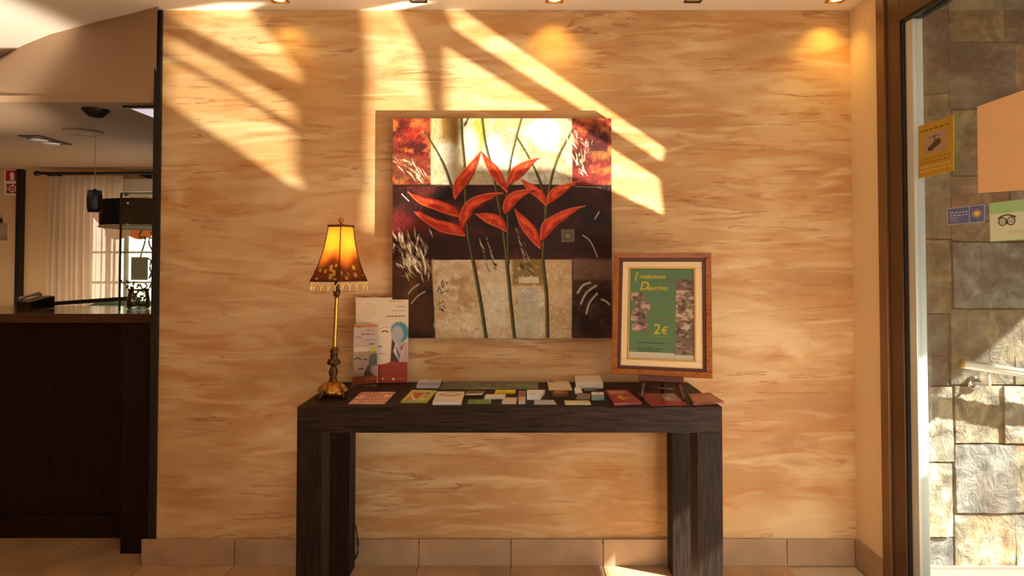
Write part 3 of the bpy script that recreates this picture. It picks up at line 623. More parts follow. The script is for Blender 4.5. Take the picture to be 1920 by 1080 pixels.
fc = [(j * NA + i, j * NA + (i + 1) % NA, (j + 1) * NA + (i + 1) % NA, (j + 1) * NA + i) for j in range(NZ) for i in range(NA)]
me = bpy.data.meshes.new('shade'); me.from_pydata(vv, [], fc); at = me.color_attributes.new('Col', 'FLOAT_COLOR', 'POINT'); at.data.foreach_set('color', [x for q in cc for x in q])
sh_o = put('lamp_shade', me, 'shade', lp)
for k in range(6):
    a = 2 * PI * k / 6 + ph0
    fin('rib', T([(lxs + (1 - s_) * .006 + shade_r(s_) * 1.045 * math.cos(a), ly + shade_r(s_) * 1.045 * math.sin(a), TZ + zb + (zt2 - zb) * (1 - s_)) for s_ in [q / 12 for q in range(13)]], .0018, 6), 'golddk', lp, smooth=True)
def hexring(s_, r_, z_, rr=1.045): return [(lxs + (1 - s_) * .006 + r_ * rr * math.cos(2 * PI * k / 6 + ph0), ly + r_ * rr * math.sin(2 * PI * k / 6 + ph0), z_) for k in range(6)]
def hexpts(s_, r_, z_, m_=5):
    h = hexring(s_, r_, z_); o = []
    for k in range(6):
        a, b_ = Vector(h[k]), Vector(h[(k + 1) % 6]); o += [a.lerp(b_, q / m_) for q in range(m_)]
    return o
fin('top_trim', T(hexpts(0, shade_r(0), TZ + zt2), .0042, 8, closed=True), 'golddk', lp, smooth=True)
fin('bottom_trim', T(hexpts(1, shade_r(1), TZ + zb), .0028, 8, closed=True), 'golddk', lp, smooth=True)
bm = bmesh.new(); hp = hexpts(1, shade_r(1), TZ + zb - .004, 8)
for i in range(0, 48, 2):
    a, b_, c_ = Vector(hp[i]), Vector(hp[(i + 1) % 48]), Vector(hp[(i + 2) % 48]); d_ = b_ - Vector((0, 0, .016))
    tube(bm, [a, d_], .0016, 6); tube(bm, [c_, d_], .0016, 6)
    for q in range(3): ball(bm, a.lerp(d_, .2 + q * .3), .0025, 8, 5); ball(bm, c_.lerp(d_, .2 + q * .3), .0025, 8, 5)
    ball(bm, d_ - Vector((0, 0, .005)), .0042, 8, 6); ball(bm, d_ - Vector((0, 0, .013)), .003, 8, 6, (1, 1, 1.6))
o = fin('bead_fringe', bm, 'bead', lp, smooth=True); o['kind'] = 'stuff'
fin('finial', lathe(bmesh.new(), (lxs + .006, ly, TZ), [(.003, .64), (.004, .665), (.024, .668), (.020, .674), (.008, .678), (.005, .682), (.010, .687), (.011, .693), (.008, .699), (.001, .702)], 20), 'gold', lp, smooth=True)
bu = fin('bulb', lathe(bmesh.new(), (lxs + .002, ly, TZ), [(.006, .52), (.010, .53), (.018, .555), (.019, .575), (.010, .592), (.001, .597)], 20), 'bulb', lp, smooth=True)
L_ = lamp('POINT', 'lamp_bulb_light', (lxs + .002, ly, TZ + .63), (0, 0, -1), 1.35, (1, .56, .18), shadow_soft_size=.02)
L_.location.z = TZ + .60

# ------------------------------------------------------------------ brochures standing on the table
def stand(name, label, quad, y0, y1, cv, cat, thick=.004):
    tl, tr, br_, bl_ = [on_y(*p, y) for p, y in zip(quad, (y1, y1, y0, y0))]; off = Vector((0, thick, 0))
    rt = root(name, (bl_ + br_) / 2, label, cat); bm = prism(bmesh.new(), [tl, tr, br_, bl_], off); fin('board', bm, 'paper', rt)
    e = Vector((0, -.0006, 0)); put('printed_front', cv.sheet([tl + e, tr + e, br_ + e, bl_ + e]), 'print', rt); return rt, (tl, tr, br_, bl_)
c = Cv(130, 200, (232, 208, 172), 147, 97, 680, 955)
c.ell(280, 230, 110, 110, (238, 218, 186), 1, 12); c.ell(280, 230, 90, 90, (230, 204, 166), 1, 20)
for i, (a, y, col) in enumerate(((495, 128, (196, 130, 110)), (565, 182, (60, 110, 110)), (510, 225, (196, 130, 110)), (460, 280, (70, 54, 48)))): c.textline(a, 645, y, 11 if i != 3 else 13, col, i, .75)
c.ell(590, 450, 95, 105, (74, 142, 160), 1, 14); c.ell(570, 470, 62, 90, (190, 178, 168), .9, 20)
c.poly([(372, 400), (420, 372), (500, 380), (512, 500), (500, 640), (470, 770), (372, 790)], (242, 216, 188), 1, 14)
c.line(spl([(415, 445), (440, 435), (475, 445)]), 12, (70, 40, 34), .9); c.line(spl([(400, 415), (440, 392), (490, 400)]), 6, (150, 70, 40), .6); c.line([(375, 590), (405, 592)], 12, (110, 60, 60), .8); c.line([(385, 665), (450, 668)], 8, (160, 110, 100), .7)
c.poly([(515, 520), (550, 560), (530, 640), (600, 760), (500, 760), (508, 640)], (70, 40, 44), .95, 8); c.poly([(565, 560), (680, 545), (680, 770), (600, 770)], (196, 166, 160), 1, 10); c.line([(560, 600), (590, 740)], 14, (84, 120, 150), .8); c.line([(640, 600), (600, 740)], 16, (220, 200, 200), .8); c.poly([(595, 600), (640, 570), (620, 640)], (150, 80, 80), .8, 8); c.line([(575, 640), (600, 700)], 12, (50, 40, 56), .8)
c.poly([(372, 775), (440, 765), (520, 742), (680, 752), (680, 960), (372, 960)], (168, 62, 34), 1)
c.rect(415, 898, 430, 928, (226, 190, 160), .9); c.textline(432, 480, 914, 8, (210, 160, 130), 4, .7); c.rect(518, 905, 550, 930, (236, 220, 200), .9); c.textline(575, 650, 910, 12, (216, 150, 120), 5, .6)
stand('display_card', 'tall cream cosmetics display card with blue circle and rust base behind the narrow brochure', [(667, 558), (766, 558), (764, 717), (668, 719)], -.06, -.035, c, 'brochure')
c = Cv(90, 190, (196, 176, 160), 105, 372, 368, 985)
c.rect(100, 365, 370, 395, (206, 120, 40)); c.textline(225, 340, 425, 12, (130, 120, 120), 1); c.textline(190, 340, 462, 16, (130, 84, 76), 2); c.textline(140, 190, 392, 10, (110, 60, 50), 3); c.textline(140, 195, 495, 14, (150, 60, 40), 4, .9); c.textline(220, 345, 525, 11, (130, 120, 120), 5); c.textline(280, 340, 565, 16, (84, 84, 96), 6, .9)
c.ell(320, 640, 42, 38, (196, 190, 90), 1, 6); c.ell(335, 740, 62, 70, (66, 110, 116), 1, 16)
c.poly([(118, 640), (180, 610), (250, 640), (275, 720), (262, 800), (220, 880), (160, 885), (120, 830)], (222, 196, 178), 1, 12); c.ell(190, 630, 90, 30, (226, 210, 190), .9, 14)
c.line(spl([(122, 728), (155, 715), (185, 730)]), 14, (60, 44, 44), .95); c.line(spl([(225, 735), (245, 728), (262, 742)]), 12, (60, 44, 44), .95); c.line([(170, 830), (215, 828)], 14, (150, 50, 44), .95); c.line([(195, 740), (205, 795)], 5, (176, 140, 124), .6)
c.poly([(262, 800), (290, 780), (330, 900), (230, 910), (225, 880)], (50, 40, 46), .95, 8); c.ell(330, 840, 40, 50, (190, 160, 160), .8, 14); c.line([(315, 880), (350, 820)], 14, (226, 200, 196), .8)
c.rect(100, 905, 370, 990, (180, 84, 34), 1, 5); c.textline(250, 345, 930, 14, (230, 170, 110), 7, .7)
rt, q = stand('leaflet_stand', 'narrow skincare leaflet with a printed face in a clear holder', [(664, 609), (708, 609), (707, 718), (661, 721)], -.092, -.075, c, 'brochure')
tl, tr, br_, bl_ = q
bm = bmesh.new(); e = Vector((0, -.004, 0)); up_ = Vector((0, 0, .0))
lo = lambda a, b_, t_: a.lerp(b_, t_)
prism(bm, [lo(bl_, tl, .55) + e, lo(br_, tr, .55) + e, br_ + e, bl_ + e], (0, .0015, 0)); prism(bm, [tl + Vector((0, .006, .004)), tr + Vector((0, .006, .004)), Vector((br_.x, br_.y + .006, TZ + .001)), Vector((bl_.x, bl_.y + .006, TZ + .001))], (0, .0015, 0))
box(bm, bl_.x - .002, br_.x + .002, bl_.y - .05, bl_.y + .012, TZ + .0005, TZ + .0025)
fin('clear_holder', bm, 'acr', rt)

# ------------------------------------------------------------------ cards and leaflets lying on the table
def card(name, label, quad, h, col, draw=None, z0=0, cat='leaflet', group=None, res=(48, 32)):
    zt_ = TZ + z0 + h; q = [on_z(*p, zt_) for p in quad]     # TL TR BR BL
    bm = prism(bmesh.new(), [p - Vector((0, 0, h - .0003)) for p in q], (0, 0, h - .0006)); 
    o = fin(name, bm, P('card_' + '_'.join(map(str, col)), col, .5)); tag(o, label, cat, group)
    if draw:
        cv = Cv(res[0], res[1], col, 0, 0, 100, 100); draw(cv); put('printed_cover', cv.sheet([p + Vector((0, 0, .0002)) for p in q]), 'print', o)
    if h > .012:
        bm = bmesh.new()
        for k in range(1, int(h / .004)):
            z = TZ + z0 + k * .004; qq = [Vector((p.x, p.y, z)) for p in q]; cen = sum(qq, Vector()) / 4
            prism(bm, [cen + (p - cen) * 1.006 for p in qq], (0, 0, .0012))
        s_ = fin('sheets', bm, 'paper', o); s_['kind'] = 'stuff'
    return o
def d_pattern(c):
    for r in range(4):
        for k in range(9): c.rect(4 + k * 11, 8 + r * 24, 10 + k * 11, 20 + r * 24, (150, 60, 44), .8)
    c.blotch(18, 14, 3, .55, .7, (246, 214, 184), .9)
card('patterned_leaflet', 'pink leaflet with rows of red motifs, nearest the lamp base', [(678, 735), (742, 735), (721, 757), (653, 757)], .002, (222, 160, 132), d_pattern)
def d_green(c):
    c.poly([(22, 22), (62, 26), (50, 78), (14, 86)], (196, 66, 40)); c.line([(20, 50), (46, 84)], 8, (236, 200, 160)); c.ell(74, 30, 9, 11, (120, 116, 54)); c.ell(78, 60, 8, 10, (140, 130, 70)); c.rect(0, 88, 100, 100, (160, 170, 50)); c.blotch(30, 30, 4, .55, .8, (230, 214, 150), .5)
card('food_leaflet', 'olive green leaflet with a red and white food picture', [(773, 731), (819, 732), (801, 753), (751, 753)], .006, (190, 182, 96), d_green)
def d_bread(c): c.ell(50, 30, 36, 15, (176, 124, 70), 1, 6); c.ell(52, 27, 26, 8, (240, 226, 200), 1, 4); c.textline(34, 62, 8, 4, (120, 110, 110), 1, .5)
card('white_booklet', 'white booklet stack with a brown oval picture on the cover', [(819, 734), (871, 734), (865, 754), (811, 754)], .011, (222, 212, 196), d_bread, cat='booklet')
def d_blue(c): c.blotch(60, 40, 5, .4, .6, (210, 206, 208), .9); c.rect(0, 62, 100, 100, (132, 136, 158), .8, 10); c.ell(58, 22, 16, 8, (190, 110, 80), .8, 5)
card('blue_grey_brochures', 'blue grey brochure stack at the back, just right of the display card', [(787, 711), (829, 711), (822, 722), (781, 722)], .014, (186, 186, 196), d_blue, cat='brochure')
def d_map(sd):
    def f(c):
        c.blotch(24, 60, sd, .5, .65, (112, 120, 100), .9); c.blotch(20, 40, sd + 1, .55, .7, (120, 76, 60), .7); c.blotch(26, 60, sd + 2, .62, .75, (128, 168, 96), .6); c.textline(12, 40, 46, 8, (180, 190, 180), 1, .4)
    return f
card('map_sheet', 'dull green map sheet lying along the back, left one of the pair', [(834, 715), (924, 715), (921, 730), (823, 730)], .0015, (82, 84, 72), d_map(4), cat='map', res=(90, 24))
card('map_sheet', 'dull green map sheet lying along the back, right one of the pair', [(925, 715), (1008, 716), (1010, 730), (922, 730)], .0015, (80, 92, 82), d_map(9), cat='map', res=(90, 24))
card('picture_card', 'small brown picture card with white edge in front of the map sheets', [(878, 733), (908, 733), (904, 740), (872, 740)], .003, (216, 196, 172), lambda c: (c.rect(4, 4, 96, 66, (96, 64, 48)), c.blotch(30, 30, 2, .5, .7, (190, 160, 120), .8)), z0=.004, cat='card')
card('green_card', 'green card at the front edge, below the brown picture card', [(879, 749), (922, 749), (920, 757), (876, 757)], .002, (96, 128, 70), lambda c: (c.blotch(20, 30, 6, .5, .7, (130, 160, 96), .8), c.textline(20, 80, 40, 10, (60, 90, 50), 2, .6)), cat='card')
def bcs(name, label, quad, h, col, z0=0, draw=None): return card(name, label, quad, h, col, draw, z0=z0, cat='card', group=None)
bcs('business_cards', 'short white card stack between the green card and the yellow card', [(911, 739), (948, 739), (947, 745), (908, 745)], .008, (226, 216, 204), .002)
bcs('yellow_card', 'bright yellow card in front of the map sheets', [(930, 731), (967, 731), (966, 736), (927, 736)], .006, (236, 208, 40), .0, lambda c: c.textline(10, 50, 40, 16, (130, 110, 30), 2, .7))
bcs('business_cards', 'pinkish white cards with a dark top band at the front middle', [(945, 744), (970, 744), (968, 754), (941, 754)], .008, (216, 194, 180), 0, lambda c: c.rect(0, 0, 100, 18, (60, 40, 36)))
bcs('picture_card', 'upright brown and white picture card beside the tall white stack', [(972, 733), (986, 733), (985, 752), (972, 752)], .012, (206, 190, 180), 0, lambda c: (c.rect(0, 0, 100, 60, (130, 96, 72)), c.blotch(40, 40, 7, .5, .7, (196, 160, 120), .8)))
bcs('business_cards', 'tall white card stack in the middle of the table', [(988, 731), (1022, 731), (1013, 742), (988, 742)], .016, (236, 232, 224), 0, lambda c: c.textline(20, 60, 60, 10, (150, 150, 180), 2, .5))
bcs('pale_blue_card', 'pale blue grey card at the front edge, right of the middle', [(1003, 750), (1038, 750), (1044, 758), (1001, 758)], .002, (182, 182, 190), 0, lambda c: (c.textline(15, 80, 20, 12, (90, 90, 120), 2, .6), c.blotch(40, 40, 3, .5, .8, (210, 210, 214), .6)))
card('sheet_pad', 'cream sheet pad with a black corner logo at the back', [(1026, 713), (1066, 714), (1073, 731), (1029, 731)], .003, (226, 206, 178), lambda c: (c.rect(8, 6, 26, 20, (40, 34, 30)), c.blotch(60, 60, 8, .5, .75, (206, 170, 130), .6), c.textline(60, 94, 82, 8, (150, 140, 130), 3, .5)), cat='paper')
bcs('amber_card', 'brown card box with an amber picture in front of the cream sheet pad', [(1038, 732), (1064, 732), (1064, 739), (1036, 739)], .010, (120, 74, 40), 0, lambda c: c.ell(36, 40, 26, 26, (200, 130, 50), .9, 10))
bcs('cream_card', 'cream yellow card stack at the front edge, left of the red leaflets', [(1058, 751), (1104, 751), (1108, 756), (1060, 756)], .007, (220, 204, 150), 0, lambda c: c.textline(70, 92, 30, 16, (150, 130, 90), 2, .5))
card('paper_stack', 'thick white paper stack at the back, left of the framed notice', [(1077, 701), (1123, 701), (1131, 717), (1080, 717)], .026, (228, 214, 194), None, cat='paper')
bcs('white_ticket', 'small white ticket in front of the thick paper stack', [(1077, 726), (1088, 726), (1092, 734), (1078, 734)], .010, (236, 230, 222), 0)
bcs('dark_card', 'small dark brown card just in front of the thick paper stack', [(1094, 727), (1116, 727), (1119, 733), (1096, 733)], .003, (84, 60, 48), 0, lambda c: c.textline(16, 84, 40, 18, (180, 160, 140), 2, .6))
bcs('grey_picture_card', 'mauve grey picture card beside the teal card box', [(1084, 737), (1107, 738), (1106, 748), (1080, 748)], .003, (140, 116, 106), 0, lambda c: (c.blotch(30, 30, 5, .5, .7, (90, 70, 66), .8), c.ell(24, 20, 8, 10, (50, 36, 34), .8)))
bcs('teal_card', 'white and teal card box left of the red leaflets', [(1109, 735), (1132, 735), (1133, 745), (1109, 745)], .012, (130, 160, 154), 0, lambda c: (c.rect(0, 0, 100, 50, (234, 228, 222)), c.ell(60, 16, 10, 8, (200, 70, 80), .8)))
def d_red(c): c.rect(10, 8, 92, 34, (206, 150, 110), .8, 6); c.ell(45, 60, 18, 18, (216, 190, 70), .8, 8); c.ell(74, 68, 18, 16, (220, 214, 206), .9, 6); c.blotch(24, 24, 9, .52, .7, (150, 50, 44), .8); c.ell(82, 72, 6, 6, (40, 36, 50), .9)
card('red_leaflet', 'dark red leaflet stack with yellow and white food pictures', [(1134, 731), (1176, 731), (1203, 754), (1151, 756)], .010, (142, 40, 36), d_red)
card('red_leaflet', 'flat red leaflet with a pale photo lying under the easel', [(1195, 737), (1264, 737), (1289, 759), (1220, 760)], .003, (150, 42, 34), lambda c: (c.rect(56, 4, 96, 66, (196, 170, 150), 1, 8), c.blotch(20, 20, 3, .5, .7, (120, 60, 50), .7, (56, 0, 100, 70)), c.rect(6, 10, 48, 36, (176, 60, 46), .9), c.rect(6, 50, 48, 90, (130, 34, 30), .9)))
card('menu_booklet', 'terracotta booklet with dark spine at the right end of the table', [(1290, 739), (1331, 736), (1358, 753), (1300, 757)], .007, (150, 74, 56), lambda c: (c.rect(12, 16, 84, 84, (176, 96, 72), .9, 8), c.blotch(30, 20, 6, .55, .75, (206, 140, 110), .7), c.rect(0, 0, 6, 100, (60, 36, 34))), cat='booklet')

# ------------------------------------------------------------------ ceiling downlights
def downlight(px, lit, label, y=-.125, x=None):
    p = on_z(px, 0, ZC); x = p.x if x is None else x
    r_ = root('ceiling_downlight', (x, y, ZC), label, 'light', 'downlights along the back wall')
    h = .036; bm = bmesh.new()
    for a in ((-h, h, -h, -h + .007), (-h, h, h - .007, h), (-h, -h + .007, -h + .007, h - .007), (h - .007, h, -h + .007, h - .007)): box(bm, x + a[0], x + a[1], y + a[2], y + a[3], ZC - .006, ZC - .0005)
    fin('bezel', bm, 'gold' if lit else 'golddk', r_)
    fin('lens', lathe(bmesh.new(), (x, y, ZC), [(.026, -.003), (.024, -.001)], 20), 'bulb' if lit else 'silver', r_)
    if lit: lamp('SPOT', 'downlight_beam', (x, y + .01, ZC - .012), (0, .36 if x < 1 else .30, -1), lit, (1, .62, .12), spot_size=math.radians(100), spot_blend=1.0, shadow_soft_size=.02)
downlight(525, 2.2, 'square ceiling downlight nearest the dark wall trim, above the left of the wall')
downlight(785, 0, 'unlit square ceiling downlight above the left half of the painting')
downlight(1040, 4.5, 'glowing square ceiling downlight above the right half of the painting')
downlight(1300, 0, 'unlit square ceiling downlight above the framed notice')
downlight(1560, 5.5, 'glowing ceiling downlight in the corner by the glass door', x=1.36)

# ------------------------------------------------------------------ stickers and signs on the door glass
XS = XR + .0205
def gl(px, py): return on_x(px, py, XS)
def sticker(name, label, quad, mat, cv=None, cat='sticker', square=True):
    q = [gl(*p) for p in quad]; o = fin(name, prism(bmesh.new(), q, (.0012, 0, 0)), mat); tag(o, label, cat)
    if cv: put('printed_face', cv.sheet([p - Vector((.0004, 0, 0)) for p in q]), 'print', o)
    return o, q
c = Cv(90, 150, (172, 134, 24), 365, 645, 565, 1005)
c.rect(393, 715, 530, 855, (160, 130, 104)); c.textline(380, 545, 684, 12, (96, 66, 20), 3, .9)
c.poly([(420, 815), (480, 762), (498, 775), (495, 800), (445, 836)], (56, 42, 30)); c.poly([(420, 815), (436, 808), (446, 832), (430, 838)], (40, 30, 24)); c.line([(462, 740), (462, 775)], 7, (56, 42, 30)); c.line([(432, 746), (492, 742)], 5, (56, 42, 30))
for y, s_ in ((882, 4), (905, 5)): c.textline(378, 552, y, 9, (120, 84, 24), s_, .8)
for y, s_ in ((935, 6), (960, 7)): c.textline(378, 552, y, 9, (214, 170, 110), s_, .8)
# the sign is skewed in the picture only by perspective: drawn square here
c2 = Cv(90, 150, (190, 132, 24), 0, 0, 100, 150); c2.a = c.a
sticker('camera_notice', 'yellow CCTV warning sticker with a camera symbol on the door glass', [(1722, 237), (1788, 216), (1788, 320), (1722, 335)], 'yel', c2, 'sign')
o, q = sticker('blank_poster', 'blank tan paper sheet taped high on the door glass', [(1832, 200), (1990, 144), (1990, 352), (1834, 362)], P('tan_paper', (226, 184, 134), .7), None, 'poster')
c = Cv(120, 60, (84, 100, 150), 405, 128, 625, 248); 
c.rect(536, 128, 541, 248, (170, 176, 200)); c.ell(581, 186, 14, 14, (240, 200, 90))
for k in range(12): a = k * PI / 6; c.line([(581 + 16 * math.cos(a), 186 + 16 * math.sin(a)), (581 + 28 * math.cos(a), 186 + 28 * math.sin(a))], 4, (240, 190, 80))
for i, y in enumerate((160, 180, 199, 218)): c.textline(425, 530 if i < 2 else 472, y, 9, (196, 200, 214) if i < 2 else (196, 170, 150), i, .8)
for a in (((405, 130), (624, 130)), ((405, 246), (624, 246)), ((407, 128), (407, 248)), ((622, 128), (622, 248))): c.line(a, 5, (180, 186, 206))
sticker('award_sticker', 'small blue sticker with a yellow sun on the door glass', [(1776, 391), (1847, 383), (1847, 416), (1776, 422)], P('sticker_blue', (100, 116, 160), .4), c)
c = Cv(110, 90, (214, 222, 196), 645, 100, 900, 340)
c.rect(640, 90, 900, 172, (158, 206, 146)); c.line([(646, 120), (646, 340), (900, 326)], 6, (190, 226, 170)); c.rect(640, 330, 900, 345, (190, 226, 170))
for x in (722, 772): c.ell(x, 222, 25, 27, (40, 40, 40)); c.ell(x, 222, 18, 20, (214, 222, 196)); c.ell(x, 222, 11, 12, (90, 96, 88)); c.ell(x, 222, 6, 7, (226, 230, 214))
c.line(spl([(698, 200), (722, 188), (747, 184), (772, 188), (798, 200)]), 8, (40, 40, 40)); c.poly([(738, 222), (756, 222), (747, 246)], (40, 40, 40))
o, q = sticker('review_sticker', 'white and green owl review sticker at the edge of the door glass', [(1855, 381), (1940, 371), (1940, 448), (1857, 453)], 'grn', c)
p = gl(1940, 436); X_ = Matrix.Translation((XS - .0008, p.y, p.z)) @ Matrix.Rotation(-PI / 2, 4, 'Z')
wds = (gl(1864, 436) - gl(1940, 436)).length
text('lettering', 'trip', .024, 'grey', o, X_, mirror=True); X2 = Matrix.Translation((0, .034, 0)) @ X_
text('lettering', 'advisor', .024, 'grn', o, X2, mirror=True, sx=.9)
# handrail on the slate wall
a, b_ = on_y(1803, 682, -.15), on_y(1925, 700.5, -.15); d_ = (b_ - a); rz = .0185
hr = root('handrail', a, 'polished steel handrail with round bracket on the slate wall outside', 'handrail')
fin('rail', T([a, a + d_ * 6], rz, 20), 'steel', hr, smooth=True)
fin('end_cap', lathe(bmesh.new(), (0, 0, 0), [(.0005, .006), (.012, .005), (rz + .001, 0), (rz + .001, -.004), (.0005, -.004)], 20), P('brass_cap', (196, 160, 100), .3, .8), hr, smooth=True, X=Matrix.Translation(a) @ (-d_).to_track_quat('Z', 'Y').to_matrix().to_4x4())
for k in (0, 1):
    c_ = on_y(1826, 718, YS - .012) + Vector((d_.x, 0, d_.z)) * k * 4; top_ = a + d_ * (.42 + 4 * k)
    fin('rosette', lathe(bmesh.new(), (0, 0, 0), [(.030, -.006), (.030, .003), (.024, .008), (.012, .011), (.0005, .012)], 28), 'chrome', hr, smooth=True, X=Matrix.Translation(c_) @ Matrix.Rotation(PI / 2, 4, 'X'))
    fin('bracket', T([c_, c_ + Vector((.004, -.05, 0)), c_ + Vector((.012, -.075, .004)), Vector((top_.x, top_.y, top_.z - .03)), Vector((top_.x, top_.y, top_.z - rz + .002))], .006, 10), 'steel', hr, smooth=True)

# ------------------------------------------------------------------ reception counter and what stands on it
CT = 1.09; yc0, yc1 = .09, .60; xr = XL - .036
ct = root('reception_counter', (-2.7, .35, 0), 'dark oak reception counter with panelled front and polished top', 'counter')
fin('countertop', B(-4.6, xr, yc0, yc1, CT - .042, CT, bev=.003), 'cntx', ct)
xpl = on_y(231, 900, .115).x
fin('pilaster', B(xpl, xr, .10, .30, 0, CT - .0425, bev=.002), 'cntz', ct)
fin('top_rail', B(-4.6, xpl - .001, .245, .30, CT - .17, CT - .0425, bev=.002), 'cntz', ct)
fin('bottom_rail', B(-4.6, xpl - .001, .245, .30, .02, .11, bev=.002), 'cntz', ct)
fin('stile', B(-4.5, -4.35, .246, .30, .11, CT - .17, bev=.002), 'cntz', ct)
fin('panel', B(-4.35, xpl - .001, .262, .29, .11, CT - .17), 'cntz', ct)
fin('plinth', B(-4.6, xpl, .262, .30, 0, .02), 'black', ct)
# glass screen standing on the counter end
ys = .20; ga = on_y(224, 580, ys); gz = on_y(224, 362, ys).z
gs = root('glass_screen', (ga.x + .1, ys, CT), 'clear glass screen with dark green edge standing on the counter end', 'screen')
fin('pane', B(ga.x, xr, ys, ys + .008, CT + .001, gz), 'gscreen', gs)
fin('pane_edge', B(ga.x - .005, ga.x, ys - .001, ys + .009, CT + .001, gz), 'gedge', gs)
fin('top_edge', B(ga.x, xr, ys - .001, ys + .009, gz, gz + .003), 'gedge', gs)
for z in (on_y(240, 381, ys).z, on_y(240, 421, ys).z): fin('bolt', lathe(bmesh.new(), (0, 0, 0), [(.005, 0), (.005, .004), (.001, .006)], 12), 'steel', gs, smooth=True, X=Matrix.Translation((on_y(240, 400, ys).x, ys, z)) @ Matrix.Rotation(PI / 2, 4, 'X'))
# card terminal
p0 = on_z(72, 578, CT); x, y = p0.x, .40
ph = root('desk_phone', (x, y, CT), 'silver and black desk phone tilted on the counter', 'phone')
X_ = Matrix.Translation((x, y, CT)) @ Matrix.Rotation(-.35, 4, 'Z') @ Matrix.Diagonal((.72, .8, .72, 1))
fin('body', prism(bmesh.new(), [(-.075, -.06, .002), (-.075, -.06, .052), (-.075, .08, .085), (-.075, .08, .002)], (.15, 0, 0)), 'black', ph, X=X_)
fin('faceplate', prism(bmesh.new(), [(-.03, -.062, .053), (-.03, .075, .086), (-.03, .075, .089), (-.03, -.062, .056)], (.10, 0, 0)), 'silver', ph, X=X_)
fin('handset', T([(-.055, -.055, .060), (-.055, -.05, .075), (-.055, 0, .088), (-.055, .06, .102), (-.055, .07, .09)], [.012, .014, .009, .014, .012], 12), 'silver', ph, smooth=True, X=X_)
for i in range(3):
    for j in range(3): fin('key', B(-.012 + i * .022, .004 + i * .022, -.04 + j * .028, -.022 + j * .028, .062 + j * .0067, .068 + j * .0067), 'grey', ph, X=X_)
# inner desk, teal glass and dark ledge
o = root('inner_desk', (-2.5, .95, .75), 'dark inner desk with black ledge and teal glass top behind the counter', 'desk')
fin('ledge', prism(bmesh.new(), [on_y(95, 566, .85), on_y(240, 556, .95), on_y(240, 564, .95), on_y(95, 573, .85)], (0, .05, 0)), 'black', o)
fin('desk_body', B(-3.3, xr, .80, .84, .0, 1.0), 'cntz', o); fin('desk_top', B(-3.6, xr, .80, 1.3, 1.0, 1.03), 'black', o)
pts = [on_z(160, 577, 1.075), on_z(232, 577, 1.075), on_z(238, 567.5, 1.075), on_z(185, 567.5, 1.075)]
fin('glass_top', prism(bmesh.new(), pts, (0, 0, .006)), 'teal', o); fin('glass_support', B(pts[0].x + .1, pts[1].x, pts[0].y + .05, pts[0].y + .08, 1.03, 1.075), 'black', o)
# vase with dried stems
vx = on_y(256, 570, .40); vs_ = root('dried_bouquet', (vx.x, .40, CT), 'clear glass vase of dried curly stems and leaves on the counter end', 'plant')
fin('vase', lathe(bmesh.new(), (vx.x + .01, .40, CT), [(.045, .001), (.052, .01), (.050, .05), (.044, .085), (.048, .10), (.046, .101), (.041, .085), (.047, .05), (.048, .012), (.001, .008)], 28), 'vase', vs_, smooth=True)
r2 = random.Random(8)
for k in range(9):
    a0 = r2.uniform(0, 2 * PI); dx = r2.uniform(-.075, .05); hgt = r2.uniform(.06, .15); b0 = Vector((vx.x + .01, .40, CT + .015))
    pts = [b0 + Vector((dx * t_ + .012 * math.sin(5 * t_ + a0), .05 * math.sin(a0) * t_, hgt * t_)) for t_ in [q / 8 for q in range(9)]]
    st_ = fin('stem', T(pts, [.0028 - .0016 * q / 8 for q in range(9)], 6), 'iron', vs_, smooth=True)
    for q in (4, 6, 8):
        bm = ball(bmesh.new(), (0, 0, 0), .011, 8, 5, (1, .3, .5)); fin('leaf', bm, 'leaf', st_, smooth=True, X=Matrix.Translation(pts[q]) @ Matrix.Rotation(r2.uniform(0, PI), 4, 'Y') @ Matrix.Rotation(r2.uniform(0, PI), 4, 'Z'))
for k in range(14):
    bm = ball(bmesh.new(), (0, 0, 0), .008, 8, 5, (1, .6, .7)); fin('pebble', bm, 'paper' if k % 2 else 'grey', vs_, smooth=True, X=Matrix.Translation((vx.x + .01 + r2.uniform(-.032, .032), .40 + r2.uniform(-.03, .03), CT + .018 + r2.uniform(0, .035))))
# counter pendant
pp = on_z(180, 206, ZL); x, y = pp.x, pp.y
pn = root('counter_pendant', (x, y, ZL), 'slim black cylinder pendant hanging on a thin cable over the counter', 'lamp')
zq = lambda py: on_y(180, py, y).z
fin('ceiling_cup', lathe(bmesh.new(), (x, y, ZL), [(.058, -.0005), (.056, -.006), (.03, -.034), (.018, -.040), (.001, -.040)], 24), 'black', pn, smooth=True)
fin('cable', T([(x, y, ZL - .03), (x, y, zq(357))], .0014, 6), 'grey', pn)
zt_, zb_ = zq(357), zq(398); hh = zt_ - zb_
fin('lamp_shade', lathe(bmesh.new(), (x, y, zb_), [(.024, 0), (.027, 0), (.031, hh * .3), (.031, hh * .65), (.028, hh), (.010, hh + .001), (.003, hh + .008)], 24), 'black', pn, smooth=True)
